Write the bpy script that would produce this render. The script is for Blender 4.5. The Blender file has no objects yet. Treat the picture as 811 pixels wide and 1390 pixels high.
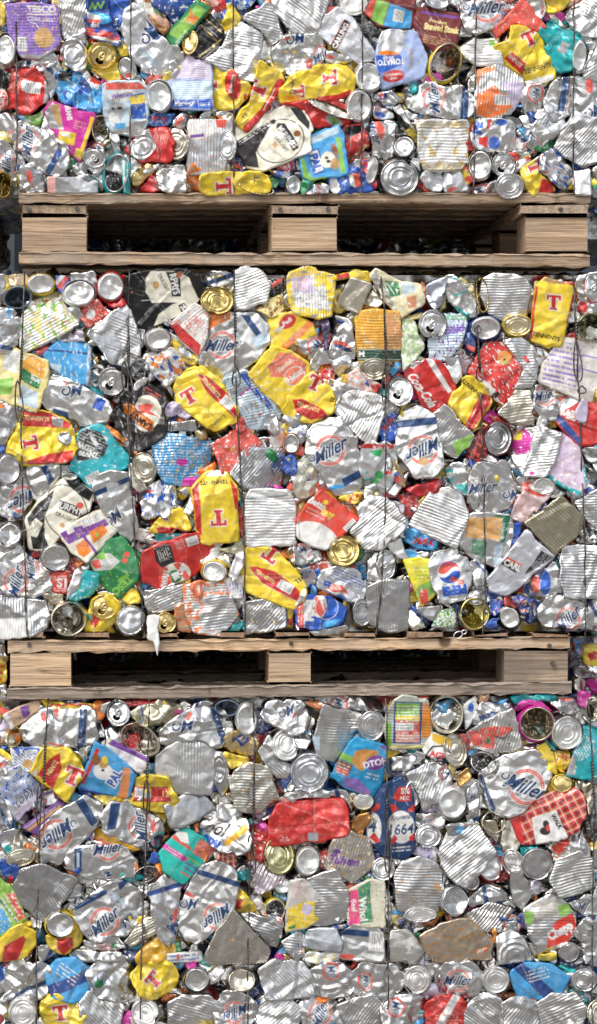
# Baled crushed cans on pallets, stacked three high, in open daylight.
import bpy, math, random
import numpy as np
S = 0.0015            # metres per photo pixel on the bale face
D = 6.8               # camera distance from the bale face
VX, VY = 120.0, 655.0 # where the camera looks straight at the bale face
ZC = 1.27             # camera height
CX, CY = 405.5, 695.0
rng = np.random.RandomState(7)
random.seed(7)
scene = bpy.context.scene
COL = scene.collection
def W(px, py, y=0.0):
    k = (D + y) / D
    return ((VX - CX) * S + (px - VX) * S * k, y, ZC + (CY - VY) * S + (VY - py) * S * k)

# ---------------------------------------------------------------- noise
_perm = rng.permutation(512)
_perm = np.concatenate([_perm, _perm, _perm])
_ga = rng.rand(512) * 2 * np.pi
_gx, _gy = np.cos(_ga), np.sin(_ga)
def pn(x, y, seed=0):
    x = x + seed * 17.31; y = y + seed * 9.77
    xi = np.floor(x).astype(int); yi = np.floor(y).astype(int)
    xf = x - xi; yf = y - yi
    u = xf * xf * xf * (xf * (xf * 6 - 15) + 10); v = yf * yf * yf * (yf * (yf * 6 - 15) + 10)
    def g(i, j, dx, dy):
        h = _perm[(_perm[(xi + i) & 511] + yi + j) & 511]
        return _gx[h] * dx + _gy[h] * dy
    a = g(0, 0, xf, yf); b = g(1, 0, xf - 1, yf); c = g(0, 1, xf, yf - 1); d = g(1, 1, xf - 1, yf - 1)
    return 1.5 * ((a * (1 - u) + b * u) * (1 - v) + (c * (1 - u) + d * u) * v)

def creases(x, y, seed, amp, L=27.0, n=4):
    """folded-sheet relief: triangle waves in several directions, each fading in and out"""
    r = np.random.RandomState(seed)
    h = np.zeros_like(x)
    for i in range(n):
        a = r.rand() * math.pi
        l = L * (0.55 + r.rand() * 1.1)
        wx = x + 6 * pn(x / 28, y / 28, seed + i); wy = y + 6 * pn(x / 28, y / 28, seed + i + 40)
        s = (wx * math.cos(a) + wy * math.sin(a)) / l + r.rand()
        tri = np.abs((s % 1.0) - 0.5) * 2
        m = np.clip(pn(x / 24, y / 24, seed + 80 + i) * 2.6 + 0.05, 0, 1)
        h += (tri - 0.5) * m * l * 0.105
    return h * amp

def folds(x, y, cen, size, seed, amp, n):
    """flat facets meeting in straight sharp folds; also returns how close each point is to a fold"""
    r = np.random.RandomState(seed + 500); h = np.zeros_like(x); line = np.zeros_like(x); sx = np.zeros_like(x); sy = np.zeros_like(x)
    wx = x + 2.2 * pn(x / 17, y / 17, seed + 70) + .6 * pn(x / 5, y / 5, seed + 72); wy = y + 2.2 * pn(x / 17, y / 17, seed + 71)
    for i in range(n):
        a = r.rand() * 2 * math.pi; off = r.uniform(-.1, .42) * size
        d = (wx - cen[0]) * math.cos(a) + (wy - cen[1]) * math.sin(a) - off
        k = r.uniform(.12, .42) * amp * (-1 if r.rand() < .72 else 1)
        h += k * np.maximum(d, 0); line = np.maximum(line, np.exp(-(d / .9) ** 2) * min(1, abs(k) * 3))
        if r.rand() < .45:      # the sheet turns back again a little further on: a pressed pleat
            w = r.uniform(3, 9); h -= 1.6 * k * np.maximum(d - w, 0) * (np.abs(k) < 1); h += .6 * k * np.maximum(d - w * 1.8, 0)
            line = np.maximum(line, np.exp(-((d - w) / .9) ** 2) * .6)
            j = r.uniform(1.0, 2.6) * min(1.2, amp); sx += j * math.cos(a) * (d > w * .5); sy += j * math.sin(a) * (d > w * .5)
    return h, line, sx, sy

# ---------------------------------------------------------------- colours (rgb, paint)
PAL = dict(
    y=(.86, .63, .04, 1), r=(.60, .03, .025, 1), w=(.80, .80, .78, 1), k=(.006, .006, .007, 1),
    b=(.02, .10, .48, 1), n=(.012, .05, .16, 1), l=(.06, .36, .72, 1), t=(.01, .40, .42, 1),
    g=(.02, .22, .07, 1), G=(.25, .52, .08, 1), o=(.85, .22, .02, 1), p=(.20, .06, .34, 1), P=(.27, .16, .55, 1),
    m=(.62, .03, .34, 1), c=(.80, .77, .64, 1), a=(.55, .33, .13, 1), q=(.62, .55, .72, 1), Q=(.36, .46, .74, 1),
    i=(.80, .42, .36, 1), u=(.17, .02, .02, 1), z=(.40, .42, .44, 1), h=(.16, .20, .26, 1), j=(.52, .66, .76, 1),
    B=(.28, .10, .035, 1), Y=(.80, .68, .28, 1), R=(.72, .10, .07, 1), K=(.022, .02, .02, 1), N=(.02, .06, .26, 1),
    s=(.70, .698, .695, 0), S=(.55, .55, .555, 0), v=(.68, .64, .54, 0), V=(.58, .52, .40, 0), d=(.78, .60, .26, 0),
    D=(.58, .45, .17, 0), x=(.74, .75, .78, 0.45), e=(.76, .76, .75, .4), X=(.55, .57, .60, .2), O=(.70, .42, .20, .6))
def C(c): return np.array(PAL[c] if isinstance(c, str) else c, dtype=float)

# ---------------------------------------------------------------- text glyph triangles
_tc = {}
def glyphs(txt, off, shear):
    k = (txt, off, shear)
    if k in _tc: return _tc[k]
    cu = bpy.data.curves.new('glyphs', 'FONT'); cu.body = txt; cu.size = 1.0; cu.offset = off; cu.shear = shear
    cu.resolution_u = 3; cu.align_x = 'CENTER'
    ob = bpy.data.objects.new('glyphs', cu)
    me = bpy.data.meshes.new_from_object(ob)
    me.calc_loop_triangles()
    v = np.empty(len(me.vertices) * 3); me.vertices.foreach_get('co', v); v = v.reshape(-1, 3)[:, :2]
    t = np.empty(len(me.loop_triangles) * 3, dtype=np.int32); me.loop_triangles.foreach_get('vertices', t); t = t.reshape(-1, 3)
    lo, hi = v.min(0), v.max(0)
    v = v - (lo + hi) / 2
    bpy.data.objects.remove(ob); bpy.data.curves.remove(cu); bpy.data.meshes.remove(me)
    _tc[k] = (v[t], (hi - lo) / 2)
    return _tc[k]

def local(x, y, cx, cy, a):
    a = math.radians(a); c, s = math.cos(a), math.sin(a)
    dx = x - cx; dy = -(y - cy)
    return dx * c + dy * s, -dx * s + dy * c
def cov(sd, w=0.6): return np.clip(0.5 - sd / w * 0.5, 0, 1)

def sd_poly(x, y, P):
    """signed distance (negative inside) of points to a polygon"""
    A = P; B = np.roll(P, -1, 0)
    d2 = np.full(x.shape, 1e18); ins = np.zeros(x.shape, bool)
    nx = np.zeros(x.shape); ny = np.zeros(x.shape)
    for (ax, ay), (bx, by) in zip(A, B):
        ex, ey = bx - ax, by - ay
        L = ex * ex + ey * ey + 1e-12
        t = np.clip(((x - ax) * ex + (y - ay) * ey) / L, 0, 1)
        qx = ax + t * ex; qy = ay + t * ey
        dd = (x - qx) ** 2 + (y - qy) ** 2
        m = dd < d2
        d2 = np.where(m, dd, d2); nx = np.where(m, qx, nx); ny = np.where(m, qy, ny)
        if by != ay:
            ins ^= ((ay > y) != (by > y)) & (x < ex * (y - ay) / ey + ax)
    d = np.sqrt(d2)
    return np.where(ins, -d, d), nx, ny

TT = [(-.5, .5), (.5, .5), (.5, .16), (.38, .16), (.33, .34), (.15, .34), (.15, -.34), (.27, -.38), (.27, -.5), (-.27, -.5), (-.27, -.38), (-.15, -.34), (-.15, .34), (-.33, .34), (-.38, .16), (-.5, .16)]

def text_cov(x, y, txt, cx, cy, h, a, off=0.0, shear=0.0, sx=1.0):
    tris, half = glyphs(txt, off, shear)
    sc = h / 0.72
    c = np.zeros(x.shape)
    for ox, oy in ((-.25, -.25), (.25, -.25), (-.25, .25), (.25, .25)):
        u, v = local(x + ox, y + oy, cx, cy, a)
        u = u / (sc * sx); v = v / sc
        idx = np.nonzero((np.abs(u) < half[0] + .01) & (np.abs(v) < half[1] + .01))[0]
        if not len(idx): continue
        U, V = u[idx], v[idx]
        hit = np.zeros(len(idx), bool)
        for T in tris:
            (x0, y0), (x1, y1), (x2, y2) = T
            d0 = (x1 - x0) * (V - y0) - (y1 - y0) * (U - x0)
            d1 = (x2 - x1) * (V - y1) - (y2 - y1) * (U - x1)
            d2 = (x0 - x2) * (V - y2) - (y0 - y2) * (U - x2)
            hit |= ((d0 >= 0) & (d1 >= 0) & (d2 >= 0)) | ((d0 <= 0) & (d1 <= 0) & (d2 <= 0))
        c[idx] += hit * 0.25
    return c

def paint(col, x, y, ops, tile, seed):
    """ops are given in the coordinates of one zoomed tile: ox, oy, scale"""
    ox, oy, k = tile
    def q(a, b): return ox + a / k, oy + b / k
    def mix(c, cv):
        nonlocal col
        col = col * (1 - cv[:, None]) + C(c)[None, :] * cv[:, None]
    for o in ops:
        f = o[0]
        if f == 'r':      # rect cx cy w h ang col
            cx, cy = q(o[1], o[2]); u, v = local(x, y, cx, cy, o[5])
            sd = np.maximum(np.abs(u) - o[3] / k / 2, np.abs(v) - o[4] / k / 2); mix(o[6], cov(sd))
        elif f == 'e':    # ellipse cx cy rx ry ang col
            cx, cy = q(o[1], o[2]); u, v = local(x, y, cx, cy, o[5]); rx, ry = o[3] / k, o[4] / k
            sd = (np.sqrt((u / rx) ** 2 + (v / ry) ** 2) - 1) * min(rx, ry); mix(o[6], cov(sd))
        elif f == 'o':    # ring cx cy rx ry ang width col
            cx, cy = q(o[1], o[2]); u, v = local(x, y, cx, cy, o[5]); rx, ry = o[3] / k, o[4] / k
            sd = (np.sqrt((u / rx) ** 2 + (v / ry) ** 2) - 1) * min(rx, ry); mix(o[7], cov(np.abs(sd) - o[6] / k / 2))
        elif f == 'p':    # polygon "pts" col
            P = np.array([q(*map(float, s.split(','))) for s in o[1].split()]); mix(o[2], cov(sd_poly(x, y, P)[0]))
        elif f == 'l':    # polyline "pts" width col
            P = [q(*map(float, s.split(','))) for s in o[1].split()]
            d = np.full(x.shape, 1e9)
            for (ax, ay), (bx, by) in zip(P, P[1:]):
                ex, ey = bx - ax, by - ay; L = ex * ex + ey * ey + 1e-9
                t = np.clip(((x - ax) * ex + (y - ay) * ey) / L, 0, 1)
                d = np.minimum(d, np.hypot(x - ax - t * ex, y - ay - t * ey))
            mix(o[3], cov(d - o[2] / k / 2))
        elif f == 't':    # text str cx cy h ang col [off shear sx]
            cx, cy = q(o[2], o[3]); e = list(o[7:]) + [0.02, 0, 1][len(o) - 7:]
            mix(o[6], text_cov(x, y, o[1], cx, cy, o[4] / k, o[5], *e))
        elif f == 'T':    # the big serif letter: cx cy size ang
            cx, cy = q(o[1], o[2]); s = o[3] / k; u, v = local(x, y, cx, cy, o[4])
            sd = sd_poly(u, v, np.array(TT) * s)[0]; mix('w', cov(sd - .07 * s)); mix('r', cov(sd - .005 * s))
        elif f == 'M':    # script roundel: cx cy size ang [flip]
            cx, cy = q(o[1], o[2]); s = o[3] / k; u, v = local(x, y, cx, cy, o[4]); r = np.hypot(u, v)
            mix('w', cov(np.abs(r - .38 * s) - .062 * s)); mix('R', cov(np.abs(r - .38 * s) - .042 * s))
            a = np.degrees(np.arctan2(v, u))
            mix('w', cov(np.abs(r - .38 * s) - .008 * s) * (np.sin(a * .7) > -.3))
            P = np.array([(-.50, -.26), (-.42, -.10), (.58, .26), (.52, .10), (.10, -.16)]) * s
            sd = sd_poly(u, v, P)[0]; mix('w', cov(sd - .03 * s)); mix('n', cov(sd))
            for c, off in (('w', .075), ('n', .022)):
                mix(c, text_cov(x, y, 'Miller', cx, cy, .36 * s, o[4] + 17, off, .55, .86))
            for c, w in (('w', .085), ('n', .038)):      # flourish before the initial
                t = np.linspace(0, 4.6, 26); rr = .105 * s * (1 - t / 8)
                qx = -.56 * s + rr * np.cos(t - .9); qy = -.10 * s - rr * np.sin(t - .9)
                d = np.full(x.shape, 1e9)
                for aa, bb in zip(qx, qy): d = np.minimum(d, np.hypot(u - aa, v - bb))
                mix(c, cov(d - w * s / 2))
        elif f == 'S':    # the swirl of the script initial: cx cy size ang
            cx, cy = q(o[1], o[2]); s = o[3] / k; u, v = local(x, y, cx, cy, o[4])
            t = np.linspace(0, 5.4, 40); rr = .30 * s * (1 - t / 8.5)
            qx = -.42 * s + rr * np.cos(t - .9); qy = -.02 * s - rr * np.sin(t - .9)
            d = np.full(x.shape, 1e9)
            for aa, bb in zip(qx, qy): d = np.minimum(d, np.hypot(u - aa, v - bb))
            tx, ty = cx + .22 * s * math.cos(math.radians(o[4])), cy - .22 * s * math.sin(math.radians(o[4]))
            mix('w', np.maximum(cov(d - .10 * s), text_cov(x, y, 'M', tx, ty, .72 * s, o[4] + 8, .07, .5, .9)))
            mix('n', np.maximum(cov(d - .055 * s), text_cov(x, y, 'M', tx, ty, .72 * s, o[4] + 8, .01, .5, .9)))
        elif f == 'G':    # two-tone globe: cx cy r ang
            cx, cy = q(o[1], o[2]); s = o[3] / k; u, v = local(x, y, cx, cy, o[4]); r = np.hypot(u, v)
            ins = cov(r - s); mix('w', cov(r - s * 1.07)); wv = .22 * s * np.sin(u / s * 3.0)
            mix('R', ins * cov(-(v - wv - .16 * s))); mix('b', ins * cov((v - wv + .16 * s)))
        elif f == 'c':    # barcode: cx cy w h ang
            cx, cy = q(o[1], o[2]); w, h = o[3] / k / 2, o[4] / k / 2; u, v = local(x, y, cx, cy, o[5])
            ins = cov(np.maximum(np.abs(u) - w, np.abs(v) - h)); mix('w', ins)
            bars = (np.sin(u * 2.9 + 1.5 * np.sin(u * 1.1 + seed)) > .15).astype(float) * cov(np.maximum(np.abs(u) - w * .85, np.abs(v) - h * .8))
            mix((.10, .10, .12, 1), bars * .65)
        elif f == 'x':    # torn or blotchy patches: col amount scale [squash ang]
            e = list(o[4:]) + [1, 0][len(o) - 4:]
            u, v = local(x, y, ox, oy, e[1])
            n = pn(u / o[3], v * e[0] / o[3], seed + 3) + .5 * pn(u / o[3] * 2.3, v * e[0] / o[3] * 2.3, seed + 5) + .22 * pn(u / 2.2, v / 2.2, seed + 6)
            mix(o[1], np.clip((n - (.75 - o[2] * 1.5)) * 9, 0, 1))
        elif f == '#':    # checked cloth pattern: ang period
            u, v = local(x, y, ox, oy, o[1]); per = o[2]
            for w_ in (u, v): mix('u', cov(np.abs((w_ % per) - per / 2) - per * .13) * .75)
            for w_ in (u, v): mix('w', cov(np.abs(((w_ + per / 2) % per) - per / 2) - per * .04) * .8)
            for w_ in (u, v): mix('y', cov(np.abs(((w_ + per * .35) % per) - per / 2) - per * .03) * .5)
        elif f == '=':    # fine printed lines: cx cy w h ang col gap
            cx, cy = q(o[1], o[2]); u, v = local(x, y, cx, cy, o[5]); w, h = o[3] / k / 2, o[4] / k / 2
            ins = cov(np.maximum(np.abs(u) - w, np.abs(v) - h)); gp = o[7]
            word = (pn(u / 3.2, np.floor(v / gp) * 3.7, seed + 9) > -.25)
            mix(o[6], ins * cov(np.abs((v % gp) - gp / 2) - gp * .22) * word * .85)
    return col
# ---------------------------------------------------------------- mesh helpers
def mesh_from(name, V, Fq, colr=None, mat=None, smooth=True, mi=None):
    me = bpy.data.meshes.new(name)
    V = np.asarray(V, dtype=np.float32); Fq = np.asarray(Fq, dtype=np.int32)
    me.vertices.add(len(V)); me.vertices.foreach_set('co', V.ravel())
    n = len(Fq); me.loops.add(n * 4); me.loops.foreach_set('vertex_index', Fq.ravel())
    me.polygons.add(n); me.polygons.foreach_set('loop_start', np.arange(0, n * 4, 4, dtype=np.int32))
    me.polygons.foreach_set('loop_total', np.full(n, 4, dtype=np.int32))
    me.polygons.foreach_set('use_smooth', np.full(n, smooth))
    if colr is not None:
        at = me.color_attributes.new('Print', 'FLOAT_COLOR', 'POINT'); at.data.foreach_set('color', np.asarray(colr, dtype=np.float32).ravel())
    for m in (mat if isinstance(mat, (list, tuple)) else [mat]):
        if m: me.materials.append(m)
    if mi is not None: me.polygons.foreach_set('material_index', np.asarray(mi, dtype=np.int32))
    me.update(calc_edges=True)
    return me
def link(name, me, parent=None, loc=None):
    o = bpy.data.objects.new(name, me); COL.objects.link(o)
    if parent: o.parent = parent
    if loc is not None: o.location = loc
    return o

def chaikin(P, n=2, f=.22):
    for _ in range(n):
        Q = np.roll(P, -1, 0)
        P = np.stack([P * (1 - f) + Q * f, P * f + Q * (1 - f)], 1).reshape(-1, 2)
    return P

PROF = dict(   # radius fraction -> relief in photo pixels, per kind of can end
    base=([0, .30, .55, .66, .72, .80, .86, .93, 1.0], [-1.6, -1.2, -.2, 1.0, 1.4, 3.4, 3.0, 1.0, -2.4]),
    food=([0, .40, .44, .48, .52, .60, .64, .70, .74, .84, .88, .93, .97, 1.0], [0, 0, .8, .8, 0, 0, .9, .9, .1, 0, -.8, 2.4, 2.2, 0]),
    tab=([0, .70, .78, .84, .89, .94, .98, 1.0], [.2, .2, .0, -1.8, -.6, 2.6, 2.0, -.5]),
    open=([0, .5, .75, .86, .90, .95, 1.0], [-15, -14, -11, -5, 2.0, 2.6, 0]),
    lid=([0, .6, .8, .86, .92, 1.0], [.6, .4, -.2, -1.0, 1.6, -1.5]))

def panel(P, base, ops, tile, seed, z=1.0, step=1.0, cr=1.0, rib=None, rw=.78, rp=3.9, ra=.27, soft=None, disc=None, rings=(), holes=(), thick=13, wear=.0, tilt=None, dent=1.0, smooth_outline=2):
    """front skin of one crushed can (photo pixels) with a turned-back edge; returns verts (px, py, relief), quads, colours"""
    if smooth_outline:
        P = P.mean(0) + (P - P.mean(0)) * 1.06
        P = chaikin(P, 1, .08) if cr < 1 else chaikin(chaikin(P, 1, .16), 1, .22)
        # subdivide so that the outline can carry small dents
        Q_ = []
        for a_, b_ in zip(P, np.roll(P, -1, 0)):
            n_ = max(1, int(np.hypot(*(b_ - a_)) / 2.5)); Q_ += [a_ + (b_ - a_) * i_ / n_ for i_ in range(n_)]
        P = np.array(Q_)
        # bent and nicked edge: straight runs between random kinks
        rk = np.random.RandomState(seed + 900); nk = max(6, int(len(P) * 2.5 / 11)); kx = np.sort(rk.rand(nk)); kx = np.concatenate([kx - 1, kx, kx + 1])
        kv = np.tile(rk.normal(0, 1, nk), 3) * 1.5 * min(1.3, max(.55, cr)); kv = np.where(np.tile(rk.rand(nk), 3) < .07, -3.4 * min(1.2, cr) * min(1, len(P) / 60), kv)
        off_ = np.interp(np.arange(len(P)) / len(P), kx, kv); rad_ = P - P.mean(0); rad_ /= np.linalg.norm(rad_, axis=1)[:, None] + 1e-6
        P = P + rad_ * off_[:, None]
        P = P + np.stack([.75 * pn(P[:, 0] / 7, P[:, 1] / 7, seed + 60), .75 * pn(P[:, 0] / 7, P[:, 1] / 7, seed + 61)], 1) * min(1.4, max(.5, cr))
    cen = P.mean(0)
    if disc is None:
        ang = np.arctan2(P[:, 1] - cen[1], P[:, 0] - cen[0])
        P = cen + (P - cen) * (1 + .015 * pn(np.cos(ang) * 3 + 9, np.sin(ang) * 3 + 4, seed))[:, None]
    lo, hi = P.min(0), P.max(0)
    nx = max(3, int((hi[0] - lo[0]) / step) + 1); ny = max(3, int((hi[1] - lo[1]) / step) + 1)
    gx = np.linspace(lo[0], hi[0], nx + 1); gy = np.linspace(lo[1], hi[1], ny + 1)
    mx, my = np.meshgrid((gx[1:] + gx[:-1]) / 2, (gy[1:] + gy[:-1]) / 2)
    sd, _, _ = sd_poly(mx.ravel(), my.ravel(), P)
    keep = sd < .1 * step
    for hx, hy, hrx, hry, ha in holes:
        u, v = local(mx.ravel(), my.ravel(), hx, hy, ha); keep &= (u / hrx) ** 2 + (v / hry) ** 2 > 1
    jj, ii = np.nonzero(keep.reshape(ny, nx))
    a = jj * (nx + 1) + ii
    Q = np.stack([a, a + 1, a + nx + 2, a + nx + 1], 1)
    used, inv = np.unique(Q, return_inverse=True); Q = inv.reshape(-1, 4)
    X = gx[used % (nx + 1)]; Y = gy[used // (nx + 1)]
    E_ = np.concatenate([Q[:, [0, 1]], Q[:, [1, 2]], Q[:, [2, 3]], Q[:, [3, 0]]])
    N = len(X); key = np.minimum(E_[:, 0], E_[:, 1]).astype(np.int64) * N + np.maximum(E_[:, 0], E_[:, 1])
    _, ix, ct = np.unique(key, return_index=True, return_counts=True)
    BE = E_[ix[ct == 1]]
    bv = np.unique(BE)
    s_, qx, qy = sd_poly(X[bv], Y[bv], P)
    near = np.abs(s_) < 1.6 * step
    X = X.copy(); Y = Y.copy(); X[bv[near]] = qx[near]; Y[bv[near]] = qy[near]
    sd, _, _ = sd_poly(X, Y, P); d = np.maximum(-sd, 0)
    r = np.random.RandomState(seed)
    size = math.sqrt(max(30, (hi[0] - lo[0]) * (hi[1] - lo[1])))
    H = np.full(len(X), z * 5.0)
    if tilt is None: tilt = (r.uniform(-.15, .15), r.uniform(-.17, .13))
    fline = np.zeros(len(X)); psx = psy = 0.0
    H += (X - cen[0]) * tilt[0] + (Y - cen[1]) * tilt[1]
    crs = creases(X, Y, seed, cr)
    if disc is not None:
        cx, cy, rx, ry, ang, style = disc
        u, v = local(X, Y, cx, cy, ang); rho = np.sqrt((u / rx) ** 2 + (v / ry) ** 2)
        xs, ys = PROF[style]
        warp = .06 * pn(X / 14, Y / 14, seed + 2)
        H += np.interp(np.clip(rho + warp * (rho < .9), 0, 1), xs, ys) * min(1.25, size / 34)
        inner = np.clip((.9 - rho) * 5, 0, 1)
        fh, _, _, _ = folds(X, Y, (cx, cy), size * .8, seed, .65, 2); H += fh * (1 if style != 'open' else .3)
        if style == 'open':
            f2, _, _, _ = folds(X, Y, (cx, cy), size * .5, seed + 5, 2.6, 7)
            H += inner * np.clip(crs * 3 + f2 + 9 * pn(X / 9, Y / 9, seed + 1) + 4 * np.abs(pn(X / 5, Y / 5, seed + 4)), -14, 13)
        else: H += crs * (.25 + .35 * inner) + 1.1 * dent * inner * pn(X / 13, Y / 13, seed + 1) * 2
        H += 1.3 * dent * pn(X / 26, Y / 26, seed + 7)
    else:
        R = soft or min(3.2, size * .08)
        t = 1 - np.clip(d / R, 0, 1)
        H -= (t ** 3.0) * R * .8
        t2 = np.exp(-((d - R * .8) / (R * .28)) ** 2)
        H += t2 * .55 * pn(X / 12, Y / 12, seed + 12) * 2
        H += (1.5 * pn(X / 42, Y / 42, seed + 1) + .6 * pn(X / 17, Y / 17, seed + 2)) * min(1.3, .4 + cr * .6) * dent
        fh, fline, psx, psy = folds(X, Y, cen, size, seed, min(1.25, .45 + .5 * cr), 3 if cr < 1 else 5)
        H += fh + crs
        H += .10 * cr * pn(X / 5.5, Y / 5.5, seed + 8)
        if rib is not None:
            u, v = local(X, Y, cen[0], cen[1], rib); vm = np.abs(v).max()
            wav = 1.6 * pn(u / 30, v / 30, seed + 5)
            m = np.clip((rw - np.abs(v + wav * 2) / vm) * 12, 0, 1) * np.clip(pn(X / 30, Y / 30, seed + 6) * 1.5 + 1.0, .35, 1)
            H += ra * np.sin(2 * math.pi * (v + wav) / rp) * m
    for cx, cy, rx, ry, ang in rings:
        ox, oy, k = tile
        u, v = local(X, Y, ox + cx / k, oy + cy / k, ang); rho = np.sqrt((u / (rx / k)) ** 2 + (v / (ry / k)) ** 2)
        H += np.interp(np.clip(rho, 0, 1.12), [0, .5, .58, .66, .74, .86, .95, 1.03, 1.12], [-.8, -.8, .3, .3, -.6, -.4, 2.2, 1.6, 0])
    # print
    col = np.tile(C(base), (len(X), 1))
    if disc is not None and disc[5] == 'open': col[:, :3] *= (1 - .45 * inner)[:, None]  # open cans: shade of the recess painted into the inner colour
    if ops: col = paint(col, X + psx, Y + psy, ops, tile, seed)
    if disc is None and col[:, 3].max() > .3:      # scuffs: print rubbed off along folds and at random scratches
        n = pn(X / 3.0, Y / 9.0, seed + 20) + pn(X / 2.1, Y / 2.3, seed + 21) * .7
        m = np.maximum(np.clip((n - (1.22 - wear * 1.4)) * 4, 0, 1) * .7, fline * np.clip(.55 + pn(X / 4, Y / 4, seed + 33), 0, 1) * .45)
        sil = C('s'); sil[3] = .1
        col = col * (1 - m[:, None]) + sil * m[:, None]
    fade = np.clip(pn(X / 16, Y / 16, seed + 44), 0, 1)[:, None] * .13 * col[:, 3:4]; col[:, :3] = col[:, :3] * (1 - fade) + fade * (.12 + .6 * col[:, :3].max(1, keepdims=True))
    dirt = np.clip(1 - .22 * np.clip(pn(X / 21, Y / 21, seed + 30) + .5 * pn(X / 6, Y / 6, seed + 31), 0, 1), .6, 1)
    tint = np.stack([dirt, dirt ** 1.12, dirt ** 1.35], 1)
    col[:, :3] *= tint
    # turned-back edge
    bi = np.unique(BE); mp = -np.ones(len(X), int); mp[bi] = np.arange(len(bi))
    k0 = len(X)
    X2 = X[bi] + (cen[0] - X[bi]) * .03; Y2 = Y[bi] + (cen[1] - Y[bi]) * .03; H2 = H[bi] - 3.5
    X3 = X[bi] + (cen[0] - X[bi]) * .10; Y3 = Y[bi] + (cen[1] - Y[bi]) * .10; H3 = H[bi] - thick
    k1 = k0 + len(bi)
    Q2 = np.stack([BE[:, 1], BE[:, 0], k0 + mp[BE[:, 0]], k0 + mp[BE[:, 1]]], 1)
    Q3 = np.stack([k0 + mp[BE[:, 1]], k0 + mp[BE[:, 0]], k1 + mp[BE[:, 0]], k1 + mp[BE[:, 1]]], 1)
    ec = col[bi].copy(); ec2 = ec.copy(); 
    X = np.concatenate([X, X2, X3]); Y = np.concatenate([Y, Y2, Y3]); H = np.concatenate([H, H2, H3])
    col = np.concatenate([col, ec, ec2]); Q = np.concatenate([Q, Q2, Q3])
    return X, Y, H, Q, col

def to_world(X, Y, H):
    y = -H * S
    k = (D + 0.0) / D      # placed on the bale face
    kk = 1 + (-H.mean() * S) / D
    return np.stack([(VX - CX) * S + (X - VX) * S * kk, y, ZC + (CY - VY) * S + (VY - Y) * S * kk], 1)

def finish(name, X, Y, H, Q, col, mat, parent=None, origin=None):
    V = to_world(X, Y, H)
    if origin is None: origin = V.mean(0)
    me = mesh_from(name, V - origin, Q, col, mat)
    return link(name, me, parent, origin if parent is None else (0, 0, 0)), origin

# ---------------------------------------------------------------- materials
def mat_can(name, paint_metal, paint_rough, bare_rough=.27, coat=0.0):
    m = bpy.data.materials.new(name); m.use_nodes = True; nt = m.node_tree; N = nt.nodes; L = nt.links
    b = N['Principled BSDF']
    at = N.new('ShaderNodeAttribute'); at.attribute_name = 'Print'
    geo = N.new('ShaderNodeNewGeometry')
    nz = N.new('ShaderNodeTexNoise'); nz.inputs['Scale'].default_value = 90; nz.inputs['Detail'].default_value = 5
    L.new(geo.outputs['Position'], nz.inputs['Vector'])
    n2 = N.new('ShaderNodeTexNoise'); n2.inputs['Scale'].default_value = 420; n2.inputs['Detail'].default_value = 3
    L.new(geo.outputs['Position'], n2.inputs['Vector'])
    # grime: darkens the metal a little in blotches
    mr = N.new('ShaderNodeMapRange'); mr.inputs[1].default_value = .42; mr.inputs[2].default_value = .72; mr.inputs[3].default_value = 1.0; mr.inputs[4].default_value = .80
    L.new(nz.outputs['Fac'], mr.inputs[0])
    mx = N.new('ShaderNodeMix'); mx.data_type = 'RGBA'; mx.blend_type = 'MULTIPLY'; mx.inputs[0].default_value = 1
    cmb = N.new('ShaderNodeCombineColor'); L.new(mr.outputs[0], cmb.inputs[0]); L.new(mr.outputs[0], cmb.inputs[1]); L.new(mr.outputs[0], cmb.inputs[2])
    L.new(at.outputs['Color'], mx.inputs[6]); L.new(cmb.outputs[0], mx.inputs[7]); L.new(mx.outputs[2], b.inputs['Base Color'])
    me = N.new('ShaderNodeMapRange'); me.inputs[3].default_value = .97; me.inputs[4].default_value = paint_metal
    L.new(at.outputs['Alpha'], me.inputs[0]); L.new(me.outputs[0], b.inputs['Metallic'])
    ro = N.new('ShaderNodeMapRange'); ro.inputs[3].default_value = bare_rough; ro.inputs[4].default_value = paint_rough
    L.new(at.outputs['Alpha'], ro.inputs[0])
    ad = N.new('ShaderNodeMath'); ad.operation = 'MULTIPLY_ADD'; ad.inputs[1].default_value = .30; ad.use_clamp = True
    sb = N.new('ShaderNodeMath'); sb.operation = 'SUBTRACT'; sb.inputs[1].default_value = .47
    L.new(nz.outputs['Fac'], sb.inputs[0]); L.new(sb.outputs[0], ad.inputs[0]); L.new(ro.outputs[0], ad.inputs[2]); L.new(ad.outputs[0], b.inputs['Roughness'])
    bp = N.new('ShaderNodeBump'); bp.inputs['Strength'].default_value = .12; bp.inputs['Distance'].default_value = .0005
    L.new(n2.outputs['Fac'], bp.inputs['Height']); L.new(bp.outputs[0], b.inputs['Normal'])
    if coat: b.inputs['Coat Weight'].default_value = coat; b.inputs['Coat Roughness'].default_value = .18
    return m
M_DRINK = mat_can('printed_aluminium', .20, .33, coat=.08)
M_FOOD = mat_can('tinplate_with_paper_label', .0, .50, bare_rough=.30)

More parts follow.
